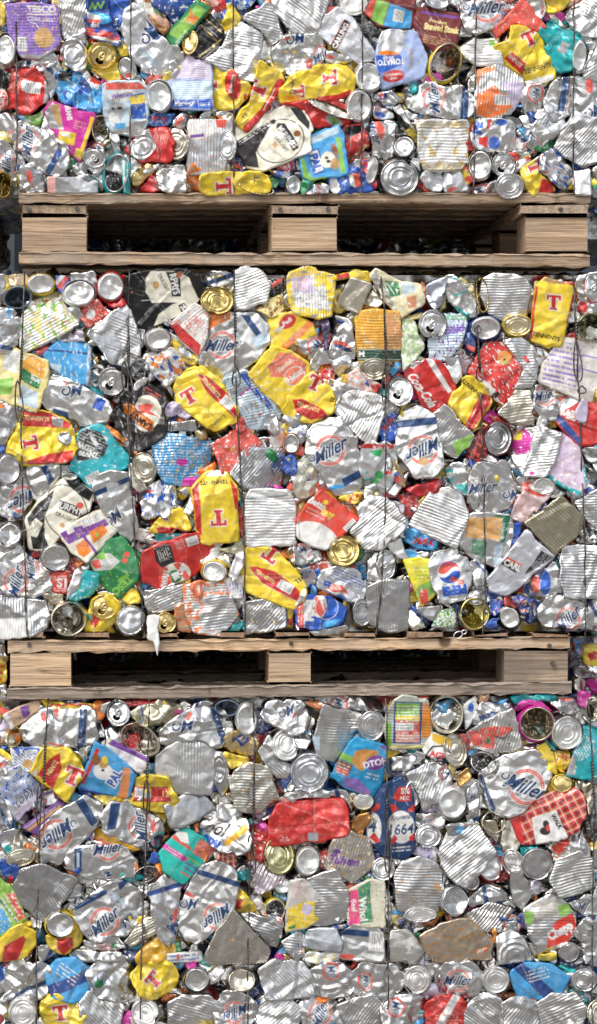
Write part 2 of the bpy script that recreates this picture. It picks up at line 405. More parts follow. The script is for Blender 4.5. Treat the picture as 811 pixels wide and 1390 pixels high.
def mat_wood(name, c1, c2, grey, axis='X'):
    m = bpy.data.materials.new(name); m.use_nodes = True; nt = m.node_tree; N = nt.nodes; L = nt.links; b = N['Principled BSDF']
    tc = N.new('ShaderNodeTexCoord'); oi = N.new('ShaderNodeObjectInfo')
    mulr = N.new('ShaderNodeMath'); mulr.operation = 'MULTIPLY'; mulr.inputs[1].default_value = 37.0; L.new(oi.outputs['Random'], mulr.inputs[0])
    sh = N.new('ShaderNodeVectorMath'); sh.operation = 'ADD'; L.new(tc.outputs['Object'], sh.inputs[0]); L.new(mulr.outputs[0], sh.inputs[1])
    def noise(scale3, detail=8, rough=.65, dist=0.0):
        mp = N.new('ShaderNodeMapping'); mp.inputs['Scale'].default_value = scale3; L.new(sh.outputs[0], mp.inputs[0])
        n = N.new('ShaderNodeTexNoise'); n.inputs['Scale'].default_value = 1; n.inputs['Detail'].default_value = detail; n.inputs['Roughness'].default_value = rough; n.inputs['Distortion'].default_value = dist
        L.new(mp.outputs[0], n.inputs['Vector']); return n.outputs['Fac']
    def ramp(f, stops):
        r = N.new('ShaderNodeValToRGB'); e = r.color_ramp.elements
        while len(e) < len(stops): e.new(.5)
        for q, (p_, c_) in zip(e, stops): q.position = p_; q.color = (*c_, 1)
        L.new(f, r.inputs[0]); return r.outputs[0]
    def mixc(a_, b_, f, mode='MIX'):
        x = N.new('ShaderNodeMix'); x.data_type = 'RGBA'; x.blend_type = mode
        for sock, v in ((6, a_), (7, b_), (0, f)):
            if isinstance(v, (tuple, float, int)): x.inputs[sock].default_value = (*v, 1) if isinstance(v, tuple) else v
            else: L.new(v, x.inputs[sock])
        return x.outputs[2]
    S3 = dict(X=(2.2, 60, 75), Y=(60, 2.2, 75), E=(70, 70, 50))[axis]
    grain = noise(S3, 6, .6, 1.2); fine = noise(tuple(q * 4.5 for q in S3), 4, .7); blot = noise((6, 6, 9), 7, .7); stain = noise((13, 13, 4), 6, .75)
    col = ramp(grain, [(.30, c1), (.47, tuple((u + v) / 2 for u, v in zip(c1, c2))), (.60, c2), (.75, tuple(u * .8 for u in c2))])
    col = mixc(col, ramp(fine, [(.36, (.45, .42, .40)), (.55, (1.12, 1.1, 1.08))]), .75, 'MULTIPLY')
    col = mixc(col, grey, ramp(blot, [(.45, (0, 0, 0)), (.64, (.75, .75, .75))]))
    col = mixc(col, tuple(u * .28 for u in c1), ramp(stain, [(.60, (0, 0, 0)), (.70, (.8, .8, .8))]))
    vo = N.new('ShaderNodeTexVoronoi'); vo.inputs['Scale'].default_value = 4.3; L.new(sh.outputs[0], vo.inputs['Vector'])
    col = mixc(col, tuple(u * .35 for u in c1), ramp(vo.outputs['Distance'], [(.04, (1, 1, 1)), (.07, (0, 0, 0))]))
    # drying cracks: thin dark lines along the grain
    crk = noise((S3[0] * .5, S3[1] * .8, S3[2] * .8), 2, .5, .3)
    cl = ramp(crk, [(.490, (1, 1, 1)), (.498, (.25, .22, .2)), (.502, (.25, .22, .2)), (.510, (1, 1, 1))])
    col = mixc(col, cl, .7, 'MULTIPLY')
    br = N.new('ShaderNodeMapRange'); br.inputs[3].default_value = .82; br.inputs[4].default_value = 1.18; L.new(oi.outputs['Random'], br.inputs[0])
    cc = N.new('ShaderNodeCombineColor'); [L.new(br.outputs[0], cc.inputs[i]) for i in range(3)]
    col = mixc(col, cc.outputs[0], 1.0, 'MULTIPLY'); L.new(col, b.inputs['Base Color']); b.inputs['Roughness'].default_value = .85
    bp = N.new('ShaderNodeBump'); bp.inputs['Strength'].default_value = .8; bp.inputs['Distance'].default_value = .004; L.new(grain, bp.inputs['Height'])
    b2 = N.new('ShaderNodeBump'); b2.inputs['Strength'].default_value = .6; b2.inputs['Distance'].default_value = .0015; L.new(fine, b2.inputs['Height']); L.new(bp.outputs[0], b2.inputs['Normal']); L.new(b2.outputs[0], b.inputs['Normal'])
    return m
WOOD_TAN = mat_wood('pallet_wood_tan', (.22, .145, .09), (.50, .37, .255), (.33, .275, .22))
WOOD_TANY = mat_wood('pallet_wood_tan_cross', (.22, .145, .09), (.50, .37, .255), (.33, .275, .22), 'Y')
WOOD_END = mat_wood('pallet_block_wood', (.24, .155, .09), (.55, .395, .26), (.33, .27, .215), 'X')
WOOD_PALE = mat_wood('fresh_pallet_wood', (.38, .245, .14), (.70, .51, .33), (.45, .35, .26), 'X')
WOOD_WORN = mat_wood('worn_block_wood', (.16, .115, .08), (.56, .43, .31), (.20, .165, .13), 'X')
WOOD_RED = mat_wood('reddish_board_wood', (.22, .12, .07), (.42, .27, .17), (.30, .22, .17), 'E')
WOOD_GREY = mat_wood('weathered_grey_wood', (.17, .13, .10), (.42, .345, .28), (.25, .21, .175))

def mat_plain(name, c, rough, metal=0, bump=0, scale=20, c2=None):
    m = bpy.data.materials.new(name); m.use_nodes = True; nt = m.node_tree; N = nt.nodes; L = nt.links; b = N['Principled BSDF']
    geo = N.new('ShaderNodeNewGeometry'); nz = N.new('ShaderNodeTexNoise'); nz.inputs['Scale'].default_value = scale; nz.inputs['Detail'].default_value = 7
    L.new(geo.outputs['Position'], nz.inputs['Vector'])
    r = N.new('ShaderNodeValToRGB'); r.color_ramp.elements[0].position = .35; r.color_ramp.elements[1].position = .65
    r.color_ramp.elements[0].color = (*c, 1); r.color_ramp.elements[1].color = (*(c2 or tuple(q * .7 for q in c)), 1)
    L.new(nz.outputs['Fac'], r.inputs[0]); L.new(r.outputs[0], b.inputs['Base Color'])
    b.inputs['Roughness'].default_value = rough; b.inputs['Metallic'].default_value = metal
    if bump:
        bp = N.new('ShaderNodeBump'); bp.inputs['Strength'].default_value = .6; bp.inputs['Distance'].default_value = bump; L.new(nz.outputs['Fac'], bp.inputs['Height']); L.new(bp.outputs[0], b.inputs['Normal'])
    return m
M_WIRE = mat_plain('baling_wire_steel', (.17, .16, .155), .42, .85, 0, 60, (.07, .055, .045))
M_YARD = mat_plain('yard_concrete', (.30, .29, .28), .9, 0, .004, 6)
M_CLAD = mat_plain('painted_steel_cladding', (.19, .23, .26), .5, 0, 0, 3, (.16, .19, .22))
M_CORE = mat_plain('packed_scrap_metal', (.30, .30, .30), .4, .8, .02, 22, (.10, .09, .08))

# ---------------------------------------------------------------- records for the cans
ITEMS = []
TILE = [0, 0, 3.686]
def t(ox, oy): TILE[0] = ox; TILE[1] = oy
def pts(s): return np.array([(TILE[0] + float(a) / 3.686, TILE[1] + float(b) / 3.686) for a, b in (q.split(',') for q in s.split())])
SHORT = dict(
    R='ribbed bare metal food can', C='crumpled plain silver drinks can', L='flattened silver food can', B='silver drinks can seen base on',
    FE='round silver food can end with rings', TB='silver drinks can with its opened tab end showing', OP='open food can showing its crushed inside',
    ML='silver beer can with navy script and red ring', MB='silver beer can with a navy band', YT='yellow lager can with a big red letter',
    YS='scrap of yellow lager can', RS='scrap of red can')
def F(lab, P, base, *ops, k=None, **kw):
    kk = k or ('f' if lab in ('R', 'L') else 'b')
    step = kw.pop('step', .8 if (any(o[0] in 'tTMS' for o in ops) or kw.get('rib') is not None) else 1.0)
    if lab == 'C' and base in ('s', 'S') and not ops:      # fragments of print on the plain crumpled ones
        r_ = random.Random(len(ITEMS) * 31); A = np.array([[float(v) for v in q.split(',')] for q in P.split()]); m_ = A.mean(0); sp = (A.max(0) - A.min(0)) / 2
        g_ = lambda: (m_[0] + r_.uniform(-.6, .6) * sp[0], m_[1] + r_.uniform(-.6, .6) * sp[1]); o_ = []
        c_ = r_.random(); a_ = r_.uniform(0, 180)
        if c_ < .35: x_, y_ = g_(); o_.append(('r', x_, y_, 24, 300, a_, 'n'))
        if c_ > .25 and c_ < .7: x_, y_ = g_(); o_.append(('o', x_, y_, 42, 42, 0, 10, 'R')); o_.append(('S', x_, y_, 55, a_))
        if c_ > .6: x_, y_ = g_(); o_.append(('=', x_, y_, 80, 60, a_, r_.choice(['n', 'z', 'R', 'b']), 3)); x_, y_ = g_(); o_.append(('e', x_, y_, r_.uniform(8, 26), r_.uniform(8, 40), a_, r_.choice(['R', 'b', 'l', 'n', 'g', 'o'])))
        ops = tuple(o_)
    if 'cr' not in kw: kw['cr'] = .75 if kk == 'f' else 1.5
    ITEMS.append(dict(t='F', lab=SHORT.get(lab, lab), P=pts(P), base=base, ops=ops, tile=tuple(TILE), k=kk, kw=dict(kw, step=step), z=kw.get('z', 1.0)))
def E(lab, cx, cy, rx, ry, ang, style, tint='s', col=None, k=None, **kw):
    kk = k or ('f' if style in ('food', 'open', 'lid') else 'b')
    ITEMS.append(dict(t='E', lab=SHORT.get(lab, lab), c=(TILE[0] + cx / 3.686, TILE[1] + cy / 3.686), r=(rx / 3.686, ry / 3.686), ang=ang, style=style, base=tint, col=col or tint, tile=tuple(TILE), k=kk, kw=kw, z=kw.get('z', 1.6), ops=kw.pop('ops', ())))
# ================================================================ TOP BALE
t(0, 0)
F('purple chickpea food can', "30,30 160,18 285,28 300,190 280,250 200,290 110,285 60,200", 'P', ('t','TESCO',212,42,30,0,'w',.05,0,1.15), ('l',"140,70 285,66",7,'w'), ('t','Chick peas',205,96,22,0,'w',.01), ('e',222,188,50,52,0,'a'), ('x',(.75,.5,.2,1),.2,3), ('c',112,220,46,72,2), ('p',"90,285 110,270 200,276 285,240 280,270 200,310 100,300",'s'), ('r',160,150,300,230,0,'P') if 0 else ('l',"150,110 180,118 195,140",5,'w'), k='f', rib=0, ra=.25, z=2.6, cr=.5, tilt=(0,0), wear=.05)
F('yellow food can cut off at the edge', "-25,20 15,15 28,60 20,140 -20,175", 'y', ('r',5,150,60,30,0,'k'), z=1)
E('B', 28, 250, 52, 84, 0, 'base', 'e', z=2)
F('R', "300,-15 440,-15 445,100 430,170 320,200 305,150", 's', rib=68, z=1.2)
F('blue and red foil can with green scrawl', "440,-15 550,-15 555,120 600,180 600,230 520,205 430,180 435,90", 'N', ('e',500,90,60,30,-10,'l'), ('l',"450,50 465,15 475,45 490,15 505,40 520,10",9,'G'), ('p',"435,60 500,80 505,110 440,95",'w'), ('p',"435,95 505,100 500,120 440,112",'R'), ('p',"430,135 560,165 605,185 600,225 520,200 430,180",'r'), ('p',"445,175 600,215 600,235 470,200",'w'), ('t','dad',475,125,22,5,'w',.03), ('e',485,155,14,9,0,'b'), ('e',580,185,14,9,0,'b'), z=2.2)
F('dark blue foil can', "550,-15 655,-15 640,70 590,175 545,130", 'b', ('x','n',.4,6,.4,70), ('t','LIGHT',570,160,20,15,'w'), z=1)
F('YS', "430,320 520,350 600,300 655,330 655,405 530,415 510,390", 'y', ('r',625,370,50,80,10,'r'), z=.6)
F('YS', "580,215 620,205 650,240 640,285 590,270", 'y', z=1)
E('gold drinks can with its tab end showing', 512, 280, 70, 68, 0, 'tab', 'd', 'y', z=2.2)
F('silver can bent round its own end', "290,230 420,160 445,200 435,340 380,362 310,315", 's', rings=[(365,270,68,70,0)], z=1.6, k='b')
F('frosted silver beer can with blue script', "620,90 665,30 720,40 760,120 830,210 940,310 930,370 875,400 811,390 700,340 650,260 612,190", 'x', ('S',745,165,95,60), ('p',"700,240 760,280 800,330 760,330 690,270",'j'), ('e',800,150,30,60,-30,'n'), ('r',850,355,40,22,30,'l'), ('l',"640,60 690,45 720,60",10,'z'), z=1.5)
F('MB', "80,300 180,285 205,330 90,348", 's', ('p',"90,310 120,305 110,340 92,342",'n'), ('p',"135,303 160,300 150,338 128,340",'n'), z=.5)
F('R', "190,290 270,262 322,350 270,380 210,345", 's', rib=-60, z=1)
F('red can with a silver barcode patch', "20,350 120,338 190,350 240,420 240,510 150,572 60,552 10,540 12,440", 'r', ('p',"15,340 50,342 35,440 15,470 0,470",'k'), ('c',155,438,100,58,-8), ('=',70,440,60,60,70,'i',2.6), ('p',"225,400 250,430 245,520 215,540 225,470",'s'), z=2.4)
F('black and red can with a fragment of lettering', "-20,345 30,345 35,460 48,530 30,548 -20,560", 'k', ('e',8,505,30,55,0,'R'), ('o',8,505,32,57,0,4,'c'), ('t','PORT',10,510,24,78,'w',.04), z=2.9)
F('C', "210,340 262,338 275,380 305,372 262,490 245,500 235,430", 's', z=1.3)
F('blue and black drinks can', "285,370 320,358 430,370 512,412 532,480 500,572 430,562 285,505 270,430", 'l', ('x','b',.35,9,.5,20), ('x','j',.25,5,.4,10), ('r',328,382,70,50,-5,'k'), ('r',475,405,70,36,-40,'r'), ('r',440,400,22,60,-10,'e'), ('t','NB',478,430,24,-25,'w',.03), z=1.9, wear=.25)
E('OP', 510, 655, 50, 78, 8, 'open', 'V', z=1.0)
F('cat food can with a torn label', "518,430 560,412 700,418 742,455 742,600 690,684 560,662 520,570", 'j', ('p',"530,415 700,418 735,450 530,452",'R'), ('e',615,480,75,28,6,'w'), ('t','Whiskers',612,478,24,8,'P',.04,.3,.8), ('e',580,560,45,50,0,'z'), ('e',565,548,14,10,0,'k'), ('e',600,545,12,9,0,'k'), ('e',570,605,28,40,30,'w'), ('p',"650,480 720,465 735,600 660,600",'b'), ('r',690,500,75,42,8,'y'), ('x','s',.17,5), ('p',"560,640 740,600 690,700 560,680",'s'), ('r',600,635,60,30,5,'l'), k='f', z=2.2)
F('R', "205,640 225,580 262,512 330,560 340,700 350,760 260,700 215,665", 's', rib=-50, z=1.4)
F('magenta food can with yellow panels', "225,560 262,512 478,578 440,690 402,812 330,745 255,640", 'm', ('p',"225,560 265,512 300,560 320,650 250,640",'s'), ('p',"255,530 300,520 310,640 280,610",'a'), ('t','BEANS',345,565,26,-80,'w',.05,0,.7), ('r',335,690,85,62,-10,'y'), ('p',"300,660 350,665 350,690 310,680",'w'), ('p',"455,585 475,590 405,800 380,780",'y'), ('p',"440,600 452,603 400,755 388,745",'m'), ('r',390,765,30,45,-15,'y'), ('=',400,630,60,50,-15,'i',3), k='f', z=2.3, cr=.7)
F('green and blue plastic-like label scrap', "60,560 180,575 230,535 200,635 110,615", 'G', ('p',"60,560 130,570 120,620 60,590",'l'), ('x','w',.3,6), z=.8)
F('ML', "90,590 230,650 352,770 345,850 290,882 200,852 120,800 75,720", 's', ('M',130,700,150,72), ('p',"290,740 325,755 250,880 225,860",'n'), ('r',300,770,30,40,40,'b'), z=2.0)
F('ML', "-20,690 60,722 92,800 82,905 40,900 -20,850", 's', ('M',35,825,130,75), z=1.6)
F('C', "-20,570 60,570 90,640 85,720 -20,690", 's', ('e',60,660,20,8,0,'R'), z=1.0)
E('OP', 18, 925, 42, 66, 0, 'open', 'D', z=1.4)
E('TB', 472, 790, 50, 58, 70, 'tab', 's', z=2.0)
F('C', "415,740 460,690 520,740 530,840 490,890 430,850", 's', z=1.2)
F('plain flattened grey food can', "240,885 370,880 492,900 486,968 242,968", 'S', ('r',258,925,40,80,0,'i'), k='f', z=2, cr=.35)
F('C', "105,830 215,850 232,965 98,968", 's', z=1.2, cr=2)
E('open food can with a teal collar', 582, 870, 62, 100, -8, 'open', 'S', 't', z=1.6)
F('teal and white label strip', "612,800 656,822 652,968 618,962", 't', ('p',"612,800 625,805 625,965 618,962",'w'), ('t','?',640,865,30,20,'w'), k='f', z=2.7, cr=.5)
F('red label can with a half turned end', "742,638 811,630 850,650 870,760 840,812 700,812 640,760 640,730", 'r', ('p',"640,725 742,640 785,740 720,805 655,795",'s'), ('=',810,690,60,80,75,'i',3), rings=[(715,735,70,58,35)], z=1.7)
F('crumpled gold lid', "658,872 720,820 782,812 785,850 700,932 662,930", 'd', z=2.2, cr=1.8)
F('RS', "690,932 790,858 850,900 830,960 700,962", 'r', ('t','W',800,900,40,10,'w'), z=1.5)
F('silver foil flap', "365,820 500,898 430,905 378,872", 'S', z=1.5, k='b')
E('silver drinks can tipped sideways', 638, 345, 44, 66, 25, 'base', 's', z=1.6)
E('FE', 320, 870, 20, 26, 0, 'food', 'S', z=.5)
t(200, 0)
F('blue and white food box panel', "20,-15 200,-15 243,20 135,118 30,30", 'N', ('p',"60,-15 220,-15 240,20 190,50 90,10",'b'), ('x','w',.22,8), k='f', z=1.8)
F('green label can with an orange star shape', "85,178 245,5 316,50 145,240", 'g', ('p',"110,165 250,20 300,50 160,200",'G'), ('p',"190,90 215,80 220,40 240,80 265,85 245,105 240,130 220,110 195,125 205,100",'o'), ('=',165,195,100,14,48,'w',3), k='f', z=2.3)
F('brown stew label can', "-20,-10 30,5 122,120 85,178 40,150 -20,60", 'B', ('e',70,90,50,30,-45,'i'), ('x','a',.4,4), ('p',"-20,0 30,5 40,90 -20,60",'c'), ('p',"30,20 100,60 90,90 40,50",'g'), k='f', z=1.9)
F('black can with gold stripes', "230,160 320,62 382,150 384,182 285,312 225,290", 'k', ('l',"262,115 350,210",5,'D'), ('l',"290,85 372,165",5,'D'), ('l',"255,290 370,200",6,'D'), ('l',"275,300 378,215",4,'w'), ('l',"280,120 350,185",3,'z'), z=1.5)
E('gold can end bent in half', 215, 212, 40, 62, -10, 'lid', 'd', z=2.0, k='b')
E('B', 60, 485, 68, 83, 0, 'base', 'e', z=2.3)
F('pale blue and lilac food can', "95,400 190,268 318,318 328,550 130,542", 'Q', ('p',"95,400 190,265 320,315 322,400 150,390",'q'), ('r',225,450,200,90,0,'j'), ('p',"110,500 325,505 330,555 125,545",'b'), ('t','Variety',190,522,26,-2,'w',.03,.3), ('t','can 5',290,530,16,0,'c'), ('x','w',.13,4,.3,0), k='f', rib=0, rp=3.0, ra=.3, rw=.9, z=1.8)
F('large ribbed silver food can', "470,105 580,175 562,330 530,418 380,350 288,300 360,250 400,160", 's', rib=-14, rw=.75, z=2.2, k='f')
F('RS', "260,-15 385,-15 392,50 330,70 270,20", 'r', ('e',325,15,40,20,0,'i'), z=1.0)
F('YS', "375,95 385,35 440,28 466,92 430,152 385,182", 'y', ('r',375,70,30,60,-20,'b'), z=1.5)
F('R', "470,90 600,8 642,60 682,185 620,222 570,150", 's', rib=-15, z=1.3)
F('very large ribbed silver food can', "618,-15 830,-15 905,-10 872,110 830,195 720,150 640,60", 's', rib=-38, rw=.9, z=2.2, k='f')
F('blue and silver scrap', "430,-15 560,-15 520,40 460,62 430,20", 'j', ('x','b',.5,6), z=1)
F('crumpled silver beer can with a blue swirl', "615,250 700,180 811,165 872,175 892,260 850,330 722,392 650,320", 's', ('S',745,195,80,10), ('r',700,195,30,12,20,'R'), ('M',880,275,120,20), ('r',810,320,30,50,0,'R'), z=1.6, cr=1.8)
F('yellow lager can with a clipped red letter', "308,320 400,345 500,400 522,450 450,552 380,550 312,520 298,440", 'y', ('e',428,430,40,80,5,'r'), ('T',315,425,70,92), ('t','TENNENTS',425,430,18,78,'c',.02,0,.8), ('r',490,490,14,40,0,'r'), z=2.4)
F('yellow lager can folded over with a red stripe', "555,298 682,370 680,440 600,560 500,668 450,620 450,560 520,500 530,400", 'y', ('l',"665,415 590,560 500,650",42,'r'), ('l',"640,440 580,560",5,'c'), ('T',548,448,90,70), ('t','TE',490,590,24,50,'k'), z=2.0)
F('yellow lager can with a toppled red letter', "662,470 672,430 737,372 870,324 980,326 1036,390 1032,450 960,492 740,532 680,525", 'y', ('p',"600,530 740,505 960,478 1030,455 1020,500 740,540",'r'), ('T',918,392,78,-88), ('T',755,460,60,-85), ('t','TENN',722,440,22,80,'k'), z=2.5)
F('red can below the toppled letter', "660,520 960,488 1005,540 1020,620 940,642 820,640 770,545", 'r', ('e',945,605,55,28,-20,'z'), ('e',945,605,40,18,-20,'G'), z=1.3)
E('thin silver can rim seen edge on', 920, 548, 130, 24, -22, 'lid', 'v', z=2.9, k='b')
F('black and cream stout can with arched lettering', "448,640 480,600 600,560 690,530 765,545 815,610 811,760 742,790 600,850 500,835 445,740", 'c', ('p',"448,705 640,590 590,680 545,760 560,840 480,830 440,740",'K'), ('l',"455,725 635,605",22,'k'), ('=',540,665,190,18,33,'w',3), ('o',665,705,125,105,30,5,'K'), ('p',"715,535 770,540 815,610 811,650 760,600",'k'), ('p',"655,612 690,615 745,700 760,740 730,760 690,690 645,640",'k'), ('t','MURPHYS',703,685,30,-52,'w',.03,0,.72), ('t','DRAUGHT',672,722,18,-50,'K',.02,0,.8), ('e',752,668,18,16,0,'B'), ('r',640,725,24,26,-45,'a'), z=2.3, cr=.7)
E('FE', 145, 715, 66, 84, 0, 'food', 'v', z=1.6)
F('grey ribbed food can with a torn white label', "203,598 372,600 420,590 430,640 386,860 205,872", 'X', ('p',"205,598 372,602 370,650 290,690 235,698 205,680",'w'), ('x','i',.13,4), ('r',250,680,70,16,5,'p'), ('p',"340,600 400,600 390,640 350,640",'R'), k='f', rib=90, ra=.5, z=1.8, cr=.4)
E('FE', 402, 730, 44, 78, 0, 'food', 's', z=2.4)
F('R', "40,850 188,820 212,968 60,968", 's', ('x','v',.3,8), rib=-25, z=1.4, cr=1.6)
F('YT', "268,870 420,860 590,855 622,970 275,978", 'y', ('T',383,932,78,-85), ('t','TE',555,895,26,85,'k'), ('p',"420,810 520,850 420,858",'r'), z=2.0)
F('RS', "420,800 500,850 430,862", 'r', z=.8)
E('silver can rim crushed to a slit', 545, 945, 92, 28, -12, 'open', 'v', z=2.7)
F('purple and red foil can', "640,800 740,780 745,852 690,862 640,835", 'r', ('x','b',.4,5), ('x','w',.3,4), z=1.3)
F('green foil scrap', "610,895 662,900 650,950 615,940", 'g', z=.6)
E('B', 733, 925, 42, 52, 0, 'base', 's', z=1.5)
F('C', "600,850 690,850 740,860 720,890 640,890", 's', z=1.6)
F('dark blue foil can with red letters', "-5,575 100,568 145,568 100,630 10,635", 'N', ('t','FOX',60,602,30,0,'r',.03), ('x','l',.2,5), z=1.3)
F('C', "130,590 180,560 205,600 190,650 130,630", 's', z=1.1)
F('C', "320,560 430,560 440,640 400,640 370,600", 's', z=1.0)
F('C', "640,540 700,560 620,620 600,600", 'j', z=1.0)
t(400, 0)
F('pale grey lager can with a black name tag', "120,170 130,90 220,28 300,90 402,270 345,325 180,232", 'x', ('r',228,178,160,42,62,'R'), ('r',228,178,166,36,62,'k'), ('t','CARLING',228,182,26,62,'w',.04,0,.95), ('l',"150,130 180,90 210,110 170,150",5,'z'), ('l',"240,60 330,200 380,290",4,'S'), ('=',320,230,50,60,62,'z',2.6), z=2.3, cr=.6)
E('white can end cut off by the frame', 300, 20, 70, 60, 0, 'lid', 'w', z=1.5, k='b')
F('maroon food can with red, green and blue flags', "350,70 388,-12 470,-15 610,-10 592,135 500,145 430,140", 'u', ('p',"350,70 385,0 410,0 380,95",'R'), ('p',"408,0 475,15 440,130 380,100",'G'), ('p',"478,18 590,55 580,140 500,145 442,130",'l'), ('c',520,80,52,60,-10), k='f', z=1.8, wear=.1)
F('black can with fine white print', "270,70 380,100 437,180 402,255 330,205", 'K', ('=',370,130,90,60,-25,'z',3), ('t','co',410,205,22,-30,'w'), z=1.4)
F('lilac tomato soup food can', "402,300 420,210 440,155 500,148 580,145 625,160 667,300 650,382 440,442", 'Q', ('p',"430,150 580,140 545,200 540,260 480,285 410,270",'s'), ('e',470,268,50,14,-5,'o'), ('p',"405,280 530,275 545,320 420,380",'b'), ('t','TOMATO',482,312,28,184,'w',.04,0,.8), ('t','Soup',470,290,20,184,'w'), ('e',495,382,55,30,8,'r'), ('t','CONDENSED',495,375,11,185,'w'), ('t','soup',495,392,14,185,'w'), ('l',"555,230 590,270 580,340",6,'a'), k='f', z=2.2, cr=.6)
F('maroon stewed steak food can', "620,38 700,42 818,70 835,110 805,230 700,255 655,225 600,130", 'u', ('l',"640,60 815,88",14,'p'), ('t','Premium',720,108,18,-8,'Y'), ('t','Stewed Steak',738,142,32,-8,'Y',.05,0,.72), ('=',700,205,120,50,-12,'a',3.2), k='f', z=1.8, cr=.6)
E('open food can with rusty meat scraps inside', 752, 318, 76, 104, -25, 'open', 'V', 'y', z=2.2, ops=(('e',775,310,34,26,40,'B'), ('e',715,375,30,16,20,'B'), ('p',"690,300 740,270 760,320 720,340",'e')))
E('B', 712, 8, 66, 40, -10, 'base', 's', z=1.7)
F('C', "140,240 270,265 285,322 150,316", 's', z=1.2)
E('B', 372, 385, 72, 78, 0, 'base', 'e', z=2.0, dent=2)
E('B', 325, 530, 68, 84, 0, 'base', 'e', z=2.6)
F('small silver can with navy and red print', "395,470 480,442 532,500 470,532 400,505", 's', ('r',445,485,40,30,20,'n'), ('e',435,480,12,16,0,'R'), ('x','b',.2,6), z=1.5, cr=1.8)
F('C', "398,530 490,560 502,592 400,592", 's', z=1.3)
F('ML', "535,440 640,398 740,425 860,430 897,500 880,590 740,600 620,572 560,530", 's', ('M',690,490,150,78), ('p',"850,415 880,418 870,600 825,598",'n'), ('e',600,500,40,30,0,'w'), z=1.8, cr=1.5)
F('R', "488,540 530,518 612,665 560,622", 's', rib=-60, z=1.2)
F('blue dog food can with white letters', "20,712 215,625 240,680 267,870 95,902 42,885 25,800", 'l', ('p',"20,712 215,625 225,660 30,740",'j'), ('p',"205,690 230,680 262,860 235,870",'G'), ('p',"28,790 45,790 60,850 95,895 42,890",'G'), ('p',"60,752 118,740 150,860 95,880",'b'), ('p',"66,760 112,748 145,852 100,868",'w'), ('t','PAL',104,812,40,-72,'b',.07,0,.95), ('e',165,800,38,42,0,'c'), ('e',200,750,14,36,20,'B'), ('e',205,820,26,30,0,'a'), ('e',160,790,9,7,0,'K'), ('e',170,808,11,8,0,'k'), ('r',110,900,100,20,8,'G'), k='f', z=2.7, cr=.5, tilt=(.05,.03))
F('black and red can with gold rim', "240,650 260,628 340,625 372,730 330,772 270,812 240,710", 'r', ('p',"240,630 345,620 350,650 262,690 240,700",'k'), ('l',"262,800 335,762 372,730",12,'D'), ('e',250,690,20,26,-30,'u'), z=1.7, rib=None)
F('crushed silver beer can with sideways script', "370,600 500,598 530,650 602,692 592,772 540,792 400,800 378,700", 's', ('M',388,665,120,-85), ('p',"500,640 520,620 560,650 525,705 500,700",'K'), ('p',"385,610 410,600 440,640 425,700 405,690",'R'), z=1.7, cr=1.9)
E('B', 547, 732, 54, 56, 0, 'base', 's', z=2.2)
F('rust stained ribbed food can', "615,608 700,600 860,602 872,640 860,820 845,852 650,852 620,740", 'e', ('r',740,622,260,36,0,'V'), ('r',750,835,260,40,0,'V'), ('x',(.62,.45,.18,.4),.25,9,.6,30), k='f', rib=0, rw=.72, rp=4.3, z=2.2, cr=.5, tilt=(0,0))
F('blue and white cola can with red wave', "170,890 240,850 312,828 362,880 402,962 200,972", 'b', ('p',"170,890 200,880 230,950 210,972 170,960",'w'), ('e',290,900,45,55,20,'N'), ('p',"285,860 325,855 335,930 300,940",'R'), ('p',"270,870 290,862 305,938 280,930",'w'), z=2.0)
F('red can with a silver end', "325,800 362,798 418,930 392,958 350,885", 'r', ('x','b',.25,5), z=1.7)
E('B', 388, 850, 28, 72, -12, 'lid', 'e', z=2.3, k='b')
E('very large round food can end', 526, 890, 98, 92, 0, 'food', 'S', z=2.4)
F('L', "590,785 640,800 632,862 570,822", 's', z=1.2)
F('silver can with grey barcodes', "628,862 762,852 745,968 640,955", 'x', ('c',655,885,40,60,0), ('=',700,890,50,50,80,'z',3), z=1.6, cr=1.6)
F('green foil can', "35,890 120,888 62,975 30,975", 'g', ('x','t',.3,5), z=1.8, cr=1.6)
F('C', "50,930 152,908 185,975 50,978", 's', z=2.0)
F('L', "235,985 240,960 420,955 425,985", 's', z=.5)
t(591, 0)
F('large silver beer can with upright navy script', "130,30 210,-10 410,-15 380,30 290,150 200,172 150,140", 's', ('M',255,35,190,-12), z=1.9)
F('red ribbed triangular food can', "283,152 350,90 430,-8 470,30 548,140 500,160 400,118 310,190", 'R', ('x','s',.06,5), k='f', rib=-62, rw=.9, z=2.0, wear=.1)
E('B', 500, 45, 56, 74, 0, 'base', 's', z=1.4)
F('YS', "520,-15 685,-15 640,45 560,66", 'y', ('x','o',.1,6), z=1.9)
F('R', "628,70 700,8 760,-15 830,-15 830,205 740,190", 's', rib=-35, z=1.6, cr=1.3)
F('big crumpled yellow lager can with a red letter', "372,130 440,124 520,185 597,340 590,388 470,428 440,372 310,300 300,232 370,200", 'y', ('T',470,195,70,25), ('p',"345,290 385,262 450,320 440,375",'r'), ('t','ENENTS',400,305,16,-42,'c'), ('l',"520,185 450,310 440,372",3,'K'), ('t','TENNENTS',512,342,22,16,'k',.03,0,.9), ('=',520,362,60,8,16,'k',3), ('p',"455,405 590,370 590,400 475,432",'w'), z=2.9, cr=1.2)  # the thin dark line paints the shade in the crease
F('teal green crumpled can', "498,150 580,105 702,150 772,230 702,362 600,372 560,250", 't', ('r',640,240,45,60,-30,'z'), ('=',640,240,40,50,-30,'w',2.5), z=1.8, cr=1.8)
E('B', 722, 285, 38, 82, -5, 'base', 'e', z=2.6)
